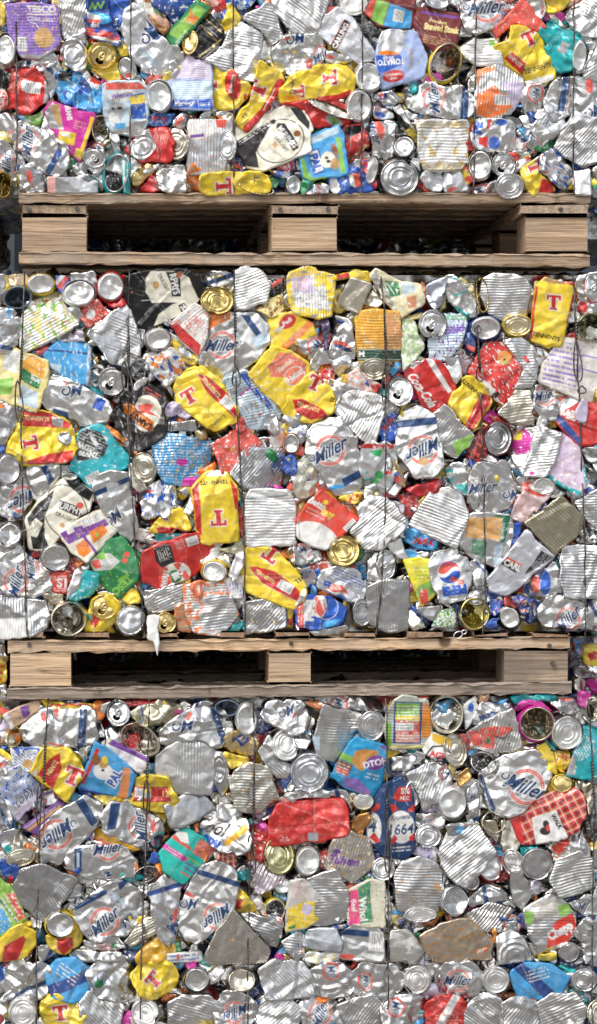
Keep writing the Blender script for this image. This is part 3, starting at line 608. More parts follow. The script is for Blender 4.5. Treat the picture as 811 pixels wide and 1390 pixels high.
F('white ribbed can', "118,235 200,188 300,200 342,332 210,335 150,292", 'e', ('r',285,215,26,30,0,'G'), ('l',"130,225 200,190 300,200",8,'v'), k='f', rib=0, z=1.3)
F('silver can with torn orange label', "205,400 215,350 270,330 350,330 442,390 442,470 382,572 270,592 205,572", 's', ('p',"205,470 260,440 300,420 330,470 410,470 410,520 340,570 260,592 205,570",(.85,.2,.04,1)), ('p',"205,340 300,320 300,345 230,370 215,420 205,400",(.8,.3,.12,1)), ('x','s',.08,5), ('c',335,500,80,50,0), ('p',"330,400 440,400 440,480 400,560 370,500",'q'), k='f', rib=85, ra=.5, z=2.2)
F('R', "735,372 811,218 830,220 830,400 750,392", 's', rib=35, z=1.8)
F('silver beer can with a wide navy band', "540,500 600,400 700,384 830,390 830,610 760,580 700,560 600,622 540,560", 's', ('r',640,470,48,180,-10,'n'), ('r',664,470,6,180,-10,'a'), ('S',800,560,90,20), ('e',770,430,20,40,0,'R'), z=2.0, cr=1.5)
F('C', "440,430 530,420 562,450 532,562 440,572 410,500", 's', z=1.2, cr=1.8)
F('silver cola can with blue letters', "200,590 300,598 402,600 412,762 270,764 200,722", 's', ('t','PE',212,640,44,80,'b',.08), ('p',"260,600 290,590 270,650 255,645",'r'), ('e',335,610,30,16,0,'b'), ('e',295,715,30,32,0,'b'), ('p',"215,690 265,680 260,745 215,720",'r'), z=1.8, cr=1.4)
F('RS', "148,702 192,598 205,745 150,748", 'r', ('e',175,690,14,30,10,'w'), ('e',175,690,9,22,10,'r'), z=1.5)
F('tilted silver beer can with navy lettering', "480,640 560,538 682,600 590,702 520,742 430,772", 's', ('M',475,720,110,62), ('=',560,600,80,60,60,'n',4), z=1.9)
F('large dull ribbed food can with diagonal ribs', "592,735 640,650 692,558 830,600 830,800 740,837 640,785", 'S', rib=48, rw=.8, rp=3.5, z=2.3, k='f')
F('yellow and red can collar', "128,830 150,770 205,745 262,758 230,900 170,925 150,900", 'y', ('e',150,820,20,50,20,'r'), ('e',170,900,30,20,0,'r'), z=1.5)
E('B', 222, 828, 62, 78, 0, 'base', 's', z=2.5)
F('red topped drinks can', "285,772 395,764 410,810 300,830", 'r', z=1.4)
E('silver drinks can with a dark mouth hole', 342, 825, 62, 60, 0, 'tab', 's', z=2.1)
E('small round food can end with rings', 372, 932, 74, 64, 0, 'food', 's', z=2.4)
F('yellow lager can standing with a sideways letter', "418,848 512,790 530,870 612,940 575,978 470,978", 'y', ('T',497,840,64,-70), ('p',"535,890 590,920 600,975 510,978",'r'), z=2.2)
F('silver can with blue and navy stripes', "508,770 590,728 692,850 682,900 640,962 530,862", 's', ('x','n',.32,5,.3,40), ('x','b',.22,5,.3,40), ('x','R',.08,6), z=1.7, cr=2)
F('plain grey folded tin', "692,850 780,838 782,985 695,978", 'S', z=2.0, cr=.4, k='f')
F('C', "195,932 320,890 332,985 198,985", 's', z=1.2, cr=2)
F('lined silver drinks can', "50,845 130,838 182,962 40,970", 'x', ('=',90,920,70,60,70,'z',3), ('e',80,950,30,10,20,'R'), z=1.5)
F('R', "112,100 125,78 190,130 182,182 110,182", 's', rib=0, z=1.0)
F('C', "780,840 830,835 830,985 782,985", 's', z=1.2)
E('FE', 130, 155, 20, 16, 0, 'food', 's', z=.5)
# ================================================================ MIDDLE BALE
t(0, 360)
F('tan can lid scrap', "42,55 80,44 132,45 130,112 50,98", (.72,.56,.36,.5), z=1.4)
E('B', 205, 95, 70, 52, 0, 'base', 'e', 'y', z=2.0)
F('R', "-20,40 30,38 38,110 -10,200 -20,180", 's', rib=-75, z=1.2)
E('open food can with a grey blue inside', 90, 165, 72, 56, 10, 'open', 'h', 'S', z=1.6)
F('blue and red foil scrap', "278,50 352,58 352,110 290,146", 'b', ('r',320,85,26,80,-40,'R'), ('r',300,70,20,60,-40,'w'), z=1.4)
F('L', "350,40 466,28 492,92 400,95", 'S', z=1.3)
E('B', 397, 140, 86, 68, 8, 'base', 'e', z=2.3, dent=2)
F('red can wrapped round a white end', "485,150 560,190 640,150 640,60 600,38 690,100 640,190 560,222", 'r', z=2.0)
E('B', 556, 110, 70, 74, 0, 'base', 'e', 'r', z=2.6)
F('faded vegetable label food can', "100,400 112,250 180,170 262,138 397,295 260,375 130,432", 'e', ('x','G',.36,8,.6,30), ('x','Y',.3,7,.6,30), ('p',"160,235 200,225 215,330 205,390 185,310",'Y'), ('x','R',.06,4), ('x','w',.25,3,.2,30), k='f', rib=28, ra=.4, z=2.0)
F('sparkly red can scrap', "358,215 490,163 562,240 430,328", 'R', ('x','w',.22,2.5), ('e',455,245,22,26,0,'w'), z=1.3)
F('silver ribbed funnel shaped can', "433,345 640,180 680,300 702,440 640,508 540,482 480,400", 's', ('l',"440,345 640,190",20,'S'), rib=-20, rw=.72, rp=4.2, z=2.7, k='f')
F('C', "-20,295 100,258 97,400 40,440 -20,455", 's', z=1.8)
F('C', "-20,200 102,230 50,292 -20,292", 's', z=1.5, cr=1.6)
F('lilac silver foil', "270,350 420,318 442,390 400,385 300,385", 'q', ('x','s',.45,5), z=1.2)
F('sky blue food can with a dark blue line', "220,450 310,362 400,380 462,397 442,602 380,592 255,512", 'l', ('l',"240,425 450,440",10,'N'), ('p',"450,390 466,397 446,608 432,600",'s'), ('x','j',.22,4,.4,0), ('p',"250,490 310,500 300,545 255,515",'j'), k='f', z=2.2, cr=.5)
F('orange and green label food can', "-20,440 60,418 240,480 242,540 195,732 80,702 -20,660", 'Y', ('p',"25,450 60,420 110,430 90,540 20,520",'w'), ('=',60,480,70,90,75,'z',2.6), ('p',"120,480 165,445 240,490 225,570 125,515",(.85,.42,.06,1)), ('p',"115,505 215,575 200,625 105,575",'g'), ('t','hot',188,570,28,-28,'w',.04), ('p',"110,600 200,640 192,730 90,700",'j'), ('x','w',.12,5), ('p',"0,570 70,560 60,650 -20,655",'G'), k='f', z=1.9, wear=.1)
F('long flattened silver beer can with a navy initial', "200,635 210,580 245,552 330,560 470,640 540,680 557,720 530,782 440,802 350,772 250,722 210,690", 's', ('S',365,625,90,5), ('p',"320,565 345,590 330,605",'R'), ('r',498,695,50,60,-25,'b'), ('p',"270,715 340,735 350,775 260,730",'n'), ('=',400,690,110,60,-25,'z',3), z=2.0, cr=.8)
E('TB', 560, 582, 68, 72, 0, 'tab', 's', z=2.4)
F('black can with a slanted orange nameplate', "555,770 600,680 660,620 740,600 830,640 835,850 700,935 600,900", 'K', ('e',735,742,75,92,0,'c'), ('p',"740,690 770,700 750,730 800,760 700,735 690,700",'R'), ('p',"605,695 640,690 780,790 775,835 740,830 610,735",'o'), ('o',692,765,97,26,-36,3,'k'), ('t','LAMOT',700,775,30,144,'k',.06,0,.95), ('=',765,640,90,30,-30,'R',4), z=1.8)
F('yellow lager can lying with a red band', "38,930 60,850 110,720 250,740 362,790 382,900 370,985 150,1000 60,980", 'y', ('p',"110,715 250,738 362,795 350,815 240,810 115,805",'r'), ('t','TENNENTS',180,765,22,-5,'Y',.02,0,.9), ('p',"260,755 320,770 310,815 265,800",'s'), ('T',153,890,72,-80), ('p',"120,985 240,945 375,930 372,990 150,1005",'r'), z=2.2)
F('dull ribbed food can with an orange corner', "-20,700 90,695 92,790 30,892 -20,885", 'S', ('r',0,690,50,40,0,'o'), k='f', rib=-58, z=1.8)
F('turquoise baked beans food can', "378,900 402,830 500,795 580,860 652,960 640,1010 540,1060 460,1112 350,1020", (.02,.42,.48,1), ('p',"378,930 402,828 440,812 505,830 540,900 520,955 410,980 385,975",'K'), ('=',450,890,150,150,-25,'z',4), ('t','Heinz',470,865,26,-55,'w',.04,0,.9), ('t','BAKED',430,905,26,-20,'w',.05,0,.8), ('t','BEANZ',445,945,28,-10,'w',.05,0,.8), ('c',468,1062,75,45,28), ('x','j',.12,6), ('r',530,860,20,12,-45,'w'), k='f', z=2.3)
F('silver leaf shaped foil', "283,862 340,828 372,882 312,902", 's', z=2.9)
F('orange and black label strip', "518,795 600,835 695,925 670,955 560,855", 'o', ('l',"560,850 680,945",10,'K'), ('l',"530,810 680,930",4,'Y'), z=2.0)
F('silver can with a grey barcode', "645,620 722,555 757,572 680,642", 'x', ('c',705,595,60,50,30), z=2.4)
E('silver can end turned half away', 690, 535, 36, 48, 20, 'open', 'S', z=1.3)
F('navy foil scrap', "150,420 212,405 235,450 190,470", 'n', z=.8)
t(200, 360)
F('black and cream stout can with upright lettering', "-110,60 0,26 200,22 262,50 282,152 232,210 150,260 40,315 -45,300 -110,170", 'k', ('p',"-5,60 20,26 130,24 215,60 265,160 240,200 130,190 20,190 -10,130",'c'), ('p',"35,310 60,250 130,200 200,180 270,165 235,215 150,262",'c'), ('p',"95,30 170,28 175,155 130,155 120,90",'K'), ('t','RPHYS',142,92,34,-76,'w',.04,0,.8), ('e',163,45,18,18,0,'B'), ('t','DRAUGHT',85,85,20,-62,'K',.02,0,.75), ('e',45,95,16,20,0,'a'), ('p',"160,205 190,188 210,225 180,245",'k'), ('t','M',186,215,26,40,'w',.04), ('p',"210,40 262,50 285,150 262,165 230,100",'k'), ('l',"-30,180 140,165",3,'w'), z=2.0, cr=.6)
F('C', "258,40 330,28 432,32 432,92 350,112 280,102", 's', z=1.2, cr=1.6)
E('round gold food can end', 350, 178, 83, 70, 0, 'food', 'D', z=2.8)
F('bright white ribbed food can', "440,32 500,6 560,20 602,50 617,100 590,190 500,217 440,215", 'e', rib=18, ra=.5, z=2.4, k='f')
F('dark red can edge', "610,95 682,60 680,130 620,162", 'k', ('p',"612,70 682,58 670,85 620,120",'R'), z=1.2)
F('brown pasta label can', "550,225 600,170 670,143 692,240 622,262", 'Y', ('x','B',.4,6), k='f', z=1.6)
F('yellow pet food can with an orange band', "618,265 740,233 830,290 840,350 700,422 622,402", 'y', ('e',700,282,48,34,30,'r'), ('t','Pedi',700,282,22,35,'w',.03), ('p',"630,325 660,310 690,300 660,340",'w'), ('l',"690,410 820,290",36,(.85,.28,.08,1)), ('t','ADULT',745,345,20,42,'i',.03), k='f', z=1.8)
F('large silver beer can with navy script under a wire', "268,400 300,230 430,238 545,243 612,310 617,390 540,472 440,560 350,572 285,525", 's', ('p',"300,228 420,240 415,270 350,300 300,330 285,300",'o'), ('x','s',.12,6), ('M',375,400,165,-15), ('p',"470,250 510,250 590,365 560,375",'n'), ('r',572,375,80,50,30,'j'), z=2.1, cr=.7)
F('torn white and red food can', "113,300 180,240 240,188 307,240 300,360 258,452 170,372", 'w', ('x','i',.3,6,.6,30), ('p',"113,298 150,290 270,400 258,455 170,375",'r'), ('=',235,290,90,70,35,'R',3), k='f', rib=40, ra=.3, z=2.2)
E('B', 55, 372, 68, 56, 0, 'base', 'e', z=2.4)
F('white can with orange and blue splashes', "-10,465 60,430 130,420 200,508 120,605 40,552", 'w', ('x','b',.3,6,.5,30), ('x','o',.34,7,.5,60), z=2.0, cr=1.8)
F('YS', "120,368 160,380 262,472 242,502 170,492 130,430", 'y', ('e',190,430,40,26,-30,'s'), ('t','FORMULA',210,470,12,-12,'k'), z=1.5)
F('yellow lager can with a long red lens and barcode', "133,610 160,560 210,520 270,508 382,590 452,720 442,782 332,827 260,782 150,692", 'y', ('p',"245,545 300,555 400,640 455,745 440,768 380,710 290,630",'r'), ('t','TENNENTS',318,610,22,-48,'Y',.03,0,.85), ('c',402,688,66,52,-38), ('T',205,658,72,30), ('t','TENNENTS',345,785,16,38,'k',.02), ('l',"245,545 450,770",2,'w'), z=2.5, cr=.8, tilt=(.02,0))
F('yellow ravioli food can with a red oval', "508,548 560,470 620,408 720,430 812,490 815,575 682,718 590,642", 'y', ('p',"600,500 660,430 720,440 800,490 800,560 720,610 700,560 620,560",(.80,.2,.12,1)), ('o',740,555,55,45,30,4,'w'), ('t','Heinz',742,550,30,38,'w',.04), ('t','Ravioli',690,500,24,38,'c',.03), ('x','c',.1,5), k='f', z=2.5, cr=.6, wear=.1)
F('blue and pink cheddar label can', "378,582 490,528 580,600 682,742 600,822 500,824 440,702", 'j', ('p',"460,550 490,528 560,610 640,720 620,735 540,650",'b'), ('p',"460,645 510,610 515,620 462,658",'m'), ('x','s',.4,4,.3,20), k='f', rib=15, z=1.9)
F('lilac foil can', "70,700 130,680 232,742 200,765 80,762", 'q', ('=',140,725,90,20,-10,'p',4), z=1.5)
F('R', "68,790 240,770 252,832 90,835", 'S', rib=85, z=1.3)
F('blue torn label food can', "35,900 45,838 200,860 320,882 312,990 250,1080 190,1112 90,1090 40,1010", 'l', ('x','s',.42,3,.35,0), ('x','j',.25,6), ('e',175,985,30,18,0,'m'), k='f', rib=0, ra=.45, z=2.0, wear=.3)
F('red food can torn into a star shape', "328,900 430,825 500,818 585,890 490,962 420,1040 378,1055 350,960", 'R', ('x','s',.06,6), ('x','w',.1,4), ('t','H',430,925,30,0,'y'), k='f', z=2.1, wear=.2)
F('red foil scrap', "440,780 480,760 495,820 450,830", 'r', z=1.8)
F('dull ribbed food can beside the wire', "410,1045 490,920 690,920 695,990 670,1122 580,1125 480,1115", 'S', ('x','w',.07,6), ('p',"520,820 690,810 700,930 500,930",'X'), k='f', rib=52, z=1.7)
F('C', "678,760 780,740 815,800 820,860 760,885", 's', z=1.4, cr=1.6)
E('silver can with orange top seen end on', 722, 892, 42, 54, 0, 'base', 'S', 'o', z=1.8)
F('olive green can scrap', "230,830 300,820 300,870 240,875", (.25,.22,.08,1), ('p',"260,840 296,835 296,868 262,870",'a'), z=.7)
t(400, 360)
F('yellow ribbed food can with a torn lilac patch', "-32,60 -20,35 60,5 130,25 202,48 200,150 188,255 110,266 0,232 -32,135", 'y', ('p',"-25,60 100,45 95,110 150,100 165,160 180,225 90,225 0,215 -20,130",'w'), ('x','s',.34,3,.25,90), ('r',40,100,110,80,0,'q'), ('=',20,80,90,80,90,'i',3), k='f', rib=90, ra=.6, z=2.6, rw=.7)
F('yellow and red can top', "202,50 300,25 378,24 395,110 330,90 280,60 205,82", 'y', ('p',"205,50 270,38 275,60 210,82",'r'), z=1.3)
F('champagne coloured folded tin', "202,190 280,55 386,100 322,252", 'v', rib=None, z=2.2, cr=.35, k='f')
F('L', "345,200 390,118 442,182 410,220", 'v', z=1.3)
F('pale vegetable label can', "380,55 410,18 530,75 632,95 650,190 540,262 520,262 450,180", (.72,.66,.42,1), ('p',"450,75 520,80 530,150 480,160",'g'), ('p',"530,90 590,85 610,130 540,150",'j'), ('p',"560,160 610,150 610,210 570,220",(.6,.25,.12,1)), ('p',"380,55 408,20 530,255 515,262",'v'), ('x','w',.2,6), ('l',"460,85 500,145",5,'w'), k='f', z=2.0)
F('orange can cap', "628,90 650,88 655,172 634,172", (.8,.2,.03,1), z=2.3)
F('C', "655,110 760,55 735,200 688,205", (.6,.63,.72,.1), z=2.0)
E('upright drinks can end with an open mouth', 692, 296, 70, 74, 0, 'tab', 's', z=2.8)
F('amber food can with a dark green band', "300,358 305,290 335,230 420,222 522,238 536,480 325,482 310,420", (.82,.42,.05,1), ('r',490,330,90,180,0,(.72,.36,.14,1)), ('x','Y',.16,3,.25,0), ('r',428,450,225,60,0,(.015,.07,.045,1)), ('l',"320,422 535,422",4,'c'), ('l',"320,470 535,472",3,'c'), ('t','M',335,445,30,0,'w'), ('t','V',512,270,30,0,'Y'), ('r',365,385,40,8,0,'c'), k='f', rib=0, ra=.4, z=2.2, cr=.4, wear=.05)
F('pale green label can', "535,268 600,288 648,400 600,472 540,535", (.42,.56,.28,1), ('x','w',.4,6), ('x','s',.25,4), k='f', z=1.8)
F('crushed silver can with red and blue print', "200,250 240,262 285,290 312,460 240,572 180,522 168,410 198,330", 's', ('e',235,400,50,18,-20,'R'), ('e',240,415,50,12,-20,'n'), ('x','n',.06,5), z=1.7, cr=2.1)
F('C', "-10,390 60,320 130,278 142,400 60,462", 's', z=1.4, cr=1.6)
F('dark purple foil fold', "120,268 180,275 165,420 150,440 140,330", (.08,.05,.12,1), z=1.6)
E('round silver lid with a bent tab', 400, 520, 76, 55, 0, 'food', 'v', z=2.4)
F('pale pink label box', "268,560 320,505 432,600 402,642 280,612", 'w', ('x','i',.5,5), ('p',"380,600 430,590 430,640 400,650",'r'), k='f', z=1.9)
E('upright silver can end beside the red cola can', 526, 632, 66, 74, 0, 'tab', 's', z=2.7)
F('red cola can with flowing white script', "548,540 600,490 660,463 732,480 802,600 800,655 692,738 640,700 598,620", 'r', ('p',"655,465 690,470 745,560 790,630 770,640 720,570 680,510",'w'), ('p',"570,500 650,465 640,480 590,520",'s'), ('t','Coca-Cola',640,625,46,-54,'w',.03,.5,.72), ('=',745,610,40,12,-55,'w',3), z=2.2, cr=.7)
F('ribbed silver food can with clear end bands', "198,730 230,670 272,618 400,640 512,712 440,780 402,892 330,872", 's', rib=62, rw=.62, z=2.2, k='f')
F('round shouldered silver beer can with script at the base', "52,940 62,830 130,765 222,770 302,850 335,1000 335,1100 300,1142 200,1145 100,1012", 's', ('M',175,925,185,12), ('p',"235,1070 330,1020 335,1060 250,1110",'n'), ('r',210,1110,80,22,10,'l'), ('=',230,1020,140,40,20,'z',3), z=2.3, cr=.8)
F('round shouldered silver beer can with an upside down badge', "492,790 560,715 642,708 702,760 742,900 742,1000 692,1062 600,1054 530,962 498,870", 's', ('r',600,785,220,38,6,'n'), ('r',640,830,170,50,4,'S'), ('M',640,925,180,188), ('e',640,985,26,20,0,'a'), z=2.5, cr=.7)
F('blue foil can with red lettering', "428,790 520,728 495,880 430,885", 'b', ('t','MARS',470,790,24,50,'r',.05), ('x','w',.12,4), z=1.5, cr=1.4)
F('white can with green leaf blobs', "332,895 420,888 512,895 508,1050 480,1140 400,1158 330,1120", (.72,.74,.76,.6), ('r',420,905,190,24,0,'r'), ('t','w do db',430,908,18,0,'w'), ('p',"380,930 440,920 430,960 390,950",(.05,.45,.15,1)), ('e',435,1055,22,22,0,(.05,.5,.15,1)), ('e',410,1085,24,16,0,(.05,.5,.15,1)), ('p',"455,1040 505,1030 500,1050 460,1060",'r'), ('o',485,985,18,45,20,4,'k'), ('l',"340,960 400,980 460,1060",2,'z'), ('o',440,1110,30,16,0,2,'z'), z=2.1, rib=None)
F('C', "430,385 480,380 530,490 480,500", 'u', ('x','s',.3,5), z=.7)
F('dull foil scrap', "160,560 260,590 280,620 220,650", 's', z=1.0)
F('YS', "225,560 270,545 275,600 235,590", 'y', z=1.0)
t(591, 360)
F('silver and teal striped foil can', "38,60 100,52 180,120 237,200 180,275 110,222 50,180", 's', ('l',"70,60 170,90",8,'t'), ('l',"90,150 190,120",9,'t'), ('p',"60,185 120,215 180,250 185,275 110,235",'t'), ('e',165,190,40,34,0,'z'), ('x','w',.2,5), z=1.7, cr=1.4)
F('large ribbed can lying on its side', "238,62 290,36 380,45 450,60 482,110 460,242 400,262 340,272 270,242 225,150", 's', rib=0, rw=.85, rp=3.6, z=2.5, k='f', cr=.5)
E('OP', 232, 152, 32, 90, 5, 'open', 'D', z=2.7)
F('yellow lager can standing upright', "505,110 550,62 600,75 692,110 694,150 632,398 560,402 484,368 490,230", 'y', ('l',"508,110 488,250 484,370",12,'r'), ('l',"694,150 665,290",12,'r'), ('T',592,187,74,-4), ('t','TENNENTS',556,362,20,-13,'k',.04,0,1.0), ('=',590,388,50,8,-10,'w',3), ('e',590,78,60,12,-12,'O'), z=2.9, cr=.6, tilt=(0,.03))
E('silver drinks can end with red trim', 795, 112, 50, 74, 0, 'tab', 's', 'R', z=2.3)
F('silver foil can with red spots', "695,75 760,42 830,38 830,240 720,255", 's', ('e',735,215,26,30,0,'r'), ('l',"740,90 770,150 760,190",7,'R'), z=1.6, cr=1.8)
E('open can with a dark leafy inside', 775, 312, 74, 72, 0, 'open', (.40,.40,.26,0), 'v', z=2.2)
F('faded blue and purple label can', "-30,370 38,250 155,250 162,292 132,400 62,482 -30,470", 'j', ('x','p',.3,3,.3,0), ('p',"45,250 155,250 160,275 50,270",(.2,.5,.3,1)), ('x','s',.3,4), ('t','Bold',95,320,40,12,'P',.06,.2), k='f', rib=0, ra=.4, z=1.9)
E('B', 250, 318, 80, 62, 0, 'base', 'e', 'N', z=2.6)
F('navy and red can body', "140,330 180,290 205,400 190,445 145,392", 'N', ('p',"150,400 215,430 200,452 150,420",'R'), z=1.6)
E('pale gold food can end', 410, 302, 74, 54, 0, 'food', (.86,.76,.5,0), 'y', z=2.0)
F('large torn red food can', "160,540 190,490 270,380 352,388 475,490 432,602 330,697 222,582", (.68,.04,.03,1), ('x','w',.25,3,.4,40), ('e',345,455,36,34,0,(.80,.3,.05,1)), ('p',"210,560 270,590 330,690 300,680 220,590",'w'), ('x','k',.05,6), ('t','HR',345,480,22,0,'G'), ('e',300,650,22,14,30,'K'), k='f', z=2.5, wear=.35)
F('ribbed silver can with faceted shoulders', "333,380 430,353 507,420 502,560 480,612 390,620 440,520", 's', rib=0, rw=.85, z=2.0, k='f')
F('yellow and red can with upside down lettering', "58,690 150,563 200,558 292,680 240,760 190,838 130,780", 'y', ('p',"195,700 235,640 292,660 292,700 240,770 190,838 150,800",'r'), ('t','TENNENTS',188,618,20,140,'k',.03), ('=',205,600,40,8,140,'k',3), z=2.4)
F('ribbed can with a green smear', "-10,745 50,700 192,850 165,910 110,962 30,922", 's', ('p',"90,890 190,845 170,910 110,962",'G'), k='f', rib=48, rw=.9, z=2.0)
F('L', "28,490 120,440 142,560 100,602", 's', z=1.5)
F('gold tinted ribbed food can', "308,740 400,625 482,620 492,790 380,795", 'v', k='f', rib=8, z=1.8)
F('white food can panel with violet lines', "513,580 560,470 640,360 760,388 835,402 835,640 760,692", (.74,.70,.66,1), ('=',640,500,180,230,-12,'P',7), ('l',"580,580 660,600",7,'P'), ('l',"740,450 830,470",7,'P'), ('l',"600,530 690,552",8,'P'), ('l',"720,515 830,545",7,'P'), ('x','a',.02,5), k='f', z=2.2, cr=.4)
F('silver beer can with red ring and cropped script', "495,600 560,598 642,630 655,670 592,785 500,722", 's', ('M',555,650,130,-5), z=1.7)
F('red beans food can with a blue band', "558,712 680,648 830,700 830,880 720,902 640,822", 'r', ('p',"585,700 680,650 740,670 640,730",'s'), ('p',"558,712 590,705 640,770 730,880 720,905 640,830",'N'), ('t','BAT',665,740,34,-15,'w',.05,0,.85), ('t','BEAN',705,765,34,-20,'w',.05,0,.85), ('p',"700,770 750,670 755,770 720,780",'q'), k='f', z=2.4)
E('round grey food can end below the red torn can', 315, 866, 70, 84, 0, 'food', 'S', 'u', z=2.9)
F('magenta and silver ribbed food can', "380,810 460,805 540,815 635,840 605,950 550,1062 440,1052 375,940", 's', ('p',"380,810 440,810 485,850 470,930 400,945 375,900",'m'), ('x','s',.1,5), ('p',"385,815 435,815 430,870 390,870",'y'), ('e',495,905,24,32,30,'z'), ('e',480,1040,14,10,0,'m'), k='f', rib=8, rw=.8, z=2.1)
F('lilac and teal label can', "558,1050 600,930 640,840 720,900 745,1000 760,1090 710,1152", (.62,.50,.66,1), ('l',"565,1055 640,1110 715,1140",22,'t'), ('l',"745,1000 752,1080",16,'t'), ('x','w',.22,6), ('x','a',.06,5), k='f', z=2.3, cr=.5)
F('dark red box behind a round end', "160,910 250,790 262,960 175,970", 'u', ('x','R',.4,6), k='f', z=1.5)
F('RS', "260,740 340,770 380,850 300,800", (.5,.06,.03,1), z=1.2)
F('C', "730,905 830,850 830,985 760,985", 's', ('p',"790,880 830,870 830,910 800,910",'l'), z=1.7)
F('torn scrap of pale lilac paper', "700,740 735,668 765,700 760,780 730,792 705,775", 'q', k='f', z=3.9, cr=.5, thick=3)
E('gold can rim at the edge', 815, 660, 26, 48, 0, 'food', 'd', z=2.7)
t(0, 610)
E('B', 45, 100, 62, 82, 0, 'base', 's', z=2.4)
F('silver beer can with an inverted navy script', "-20,190 60,160 120,118 180,200 180,250 100,355 50,355 -20,335", 's', ('M',118,250,165,188), z=2.0)
F('silver beer can tail with a navy band', "125,95 200,62 292,60 312,120 240,205 190,240 130,150", 's', ('p',"200,85 235,80 285,150 255,185",'n'), z=1.7, cr=1.5)
F('black and cream stout can with slanted lettering', "130,340 200,250 318,148 400,170 462,215 442,310 400,335 300,442 240,505 150,492", 'c', ('p',"318,140 400,160 470,215 448,260 400,230 345,180",'k'), ('o',330,310,105,140,20,5,'K'), ('p',"300,250 400,290 410,330 385,335 285,290",'K'), ('t','MURPHY',345,292,32,-20,'w',.04,0,.85), ('t','DRAUGHT',330,340,20,-22,'K',.02,0,.8), ('e',402,280,18,16,0,'R'), ('p',"130,340 180,270 270,200 260,240 225,330 220,420 250,500 160,498",'k'), ('p',"130,395 170,340 210,370 180,440 135,430",'c'), ('=',170,385,50,60,45,'K',2.5), ('=',215,285,120,24,48,'z',3), ('e',312,380,12,12,0,'a'), z=2.2, cr=.6)
F('purple carrots food can', "298,420 400,352 500,303 577,410 500,500 440,562 360,522", 'c', ('p',"300,420 340,400 530,345 550,375 345,475",'p'), ('c',460,352,100,42,22), ('t','III',350,400,36,25,'w',.08), ('p',"380,480 430,445 460,510 420,540 395,525",'o'), ('p',"450,410 520,375 545,410 475,470",'o'), ('x',(.8,.45,.1,1),.12,3), ('l',"410,420 490,520",16,'p'), ('e',490,425,9,9,0,'G'), ('e',395,435,6,6,0,'G'), k='f', z=2.6, cr=.4)
F('silver beer can with a navy initial and pale window', "458,185 500,130 560,113 642,130 692,400 652,467 570,400 500,300", 's', ('l',"480,220 640,150",26,'n'), ('p',"525,170 590,165 610,225 545,240",(.7,.74,.8,.5)), ('S',570,345,85,40), ('=',600,265,70,50,0,'z',3), z=1.9, cr=.8)
F('dark green food can with light green letters', "447,560 530,460 612,440 702,560 690,652 592,747 500,662", 'g', ('p',"447,560 500,520 555,520 600,560 560,600 470,610",(.7,.7,.68,.5)), ('p',"450,560 495,550 510,590 475,600",'R'), ('p',"480,540 520,505 530,550 490,550",'G'), ('x','G',.1,5), ('e',635,525,16,14,0,'R'), ('e',625,555,14,14,0,'R'), ('t','TESC',615,680,34,222,'G',.04,0,1.1), ('t','peas',615,640,26,220,'G',.03), k='f', z=2.4, cr=.6)
E('B', 280, 545, 78, 72, -10, 'base', 's', z=2.5)
E('B', 48, 428, 62, 62, 0, 'base', 's', z=2.2, dent=2.2)
F('large stained silver beer can with upright script', "-20,470 60,460 102,472 130,500 262,620 252,685 170,742 20,722 -20,600", 's', ('x','v',.3,12), ('M',82,660,150,62), ('M',155,600,110,80), ('t','TI',150,525,46,-10,'n',.04), z=2.1)
F('small red label can with white letters', "263,622 345,612 332,718 263,712", (.66,.05,.03,1), ('=',300,640,70,20,0,'w',3), ('t','S1',310,668,44,-3,'w',.04), ('=',300,702,70,16,0,'w',3), k='f', z=1.8)
F('L', "335,700 370,610 402,560 432,600 395,700 335,752", 's', z=2.2)
F('turquoise food can scrap', "348,752 400,660 430,608 502,625 502,690 440,742 380,765", (.01,.42,.45,1), ('x','j',.2,5), k='f', z=1.8)
F('bottom corner ribbed food can with white edge', "-20,730 130,738 142,935 100,945 -20,948", 'S', ('p',"-20,850 142,840 142,945 -20,950",'w'), k='f', rib=88, z=2.3)
F('round ended ribbed food can at the bottom corner', "132,742 230,758 252,830 240,892 150,942 135,880", 's', k='f', rib=90, z=2.4, rw=.9)
E('open food can with a crushed silver inside', 345, 848, 90, 84, 0, 'open', 'v', z=2.5)
F('yellow foil collar', "428,790 540,712 605,770 592,850 560,900 500,922 430,915", 'y', ('e',470,850,30,30,0,'r'), ('e',445,840,20,20,0,'g'), z=1.4)
E('gold drinks can with a dark mouth and tab', 522, 788, 66, 62, 0, 'tab', 'd', 'y', z=2.7)
E('round drinks can base with stamped dots', 655, 855, 74, 76, 0, 'lid', 's', z=2.8, k='b')
F('YS', "600,745 690,678 722,780 640,785", 'y', z=1.5)
F('YS', "440,915 500,850 590,920 520,928", 'y', ('r',480,870,50,30,20,'r'), z=1.7)
E('tall rimmed tin end leaning over', 722, 90, 60, 78, 15, 'food', 'v', z=2.7)
F('C', "640,80 680,60 740,200 700,220 650,180", 'v', z=1.8, k='f')
F('silver and blue wavy foil can', "680,225 740,170 830,150 890,220 860,320 811,345 720,355", 's', ('x','b',.28,6,.35,0), ('e',745,205,30,12,0,'R'), z=1.9, cr=1.7)
F('dull ribbed food can by the torn paper', "700,655 730,740 811,690 880,660 860,760 830,830 740,840", 's', k='f', rib=35, z=1.8)
F('hanging scrap of white paper', "740,842 770,835 800,842 790,900 800,960 788,1030 770,960 735,945", 'w', k='f', z=4.2, cr=.6, thick=2)
F('R', "215,722 320,720 320,760 260,782", 'V', rib=80, z=1.2)
t(200, 610)
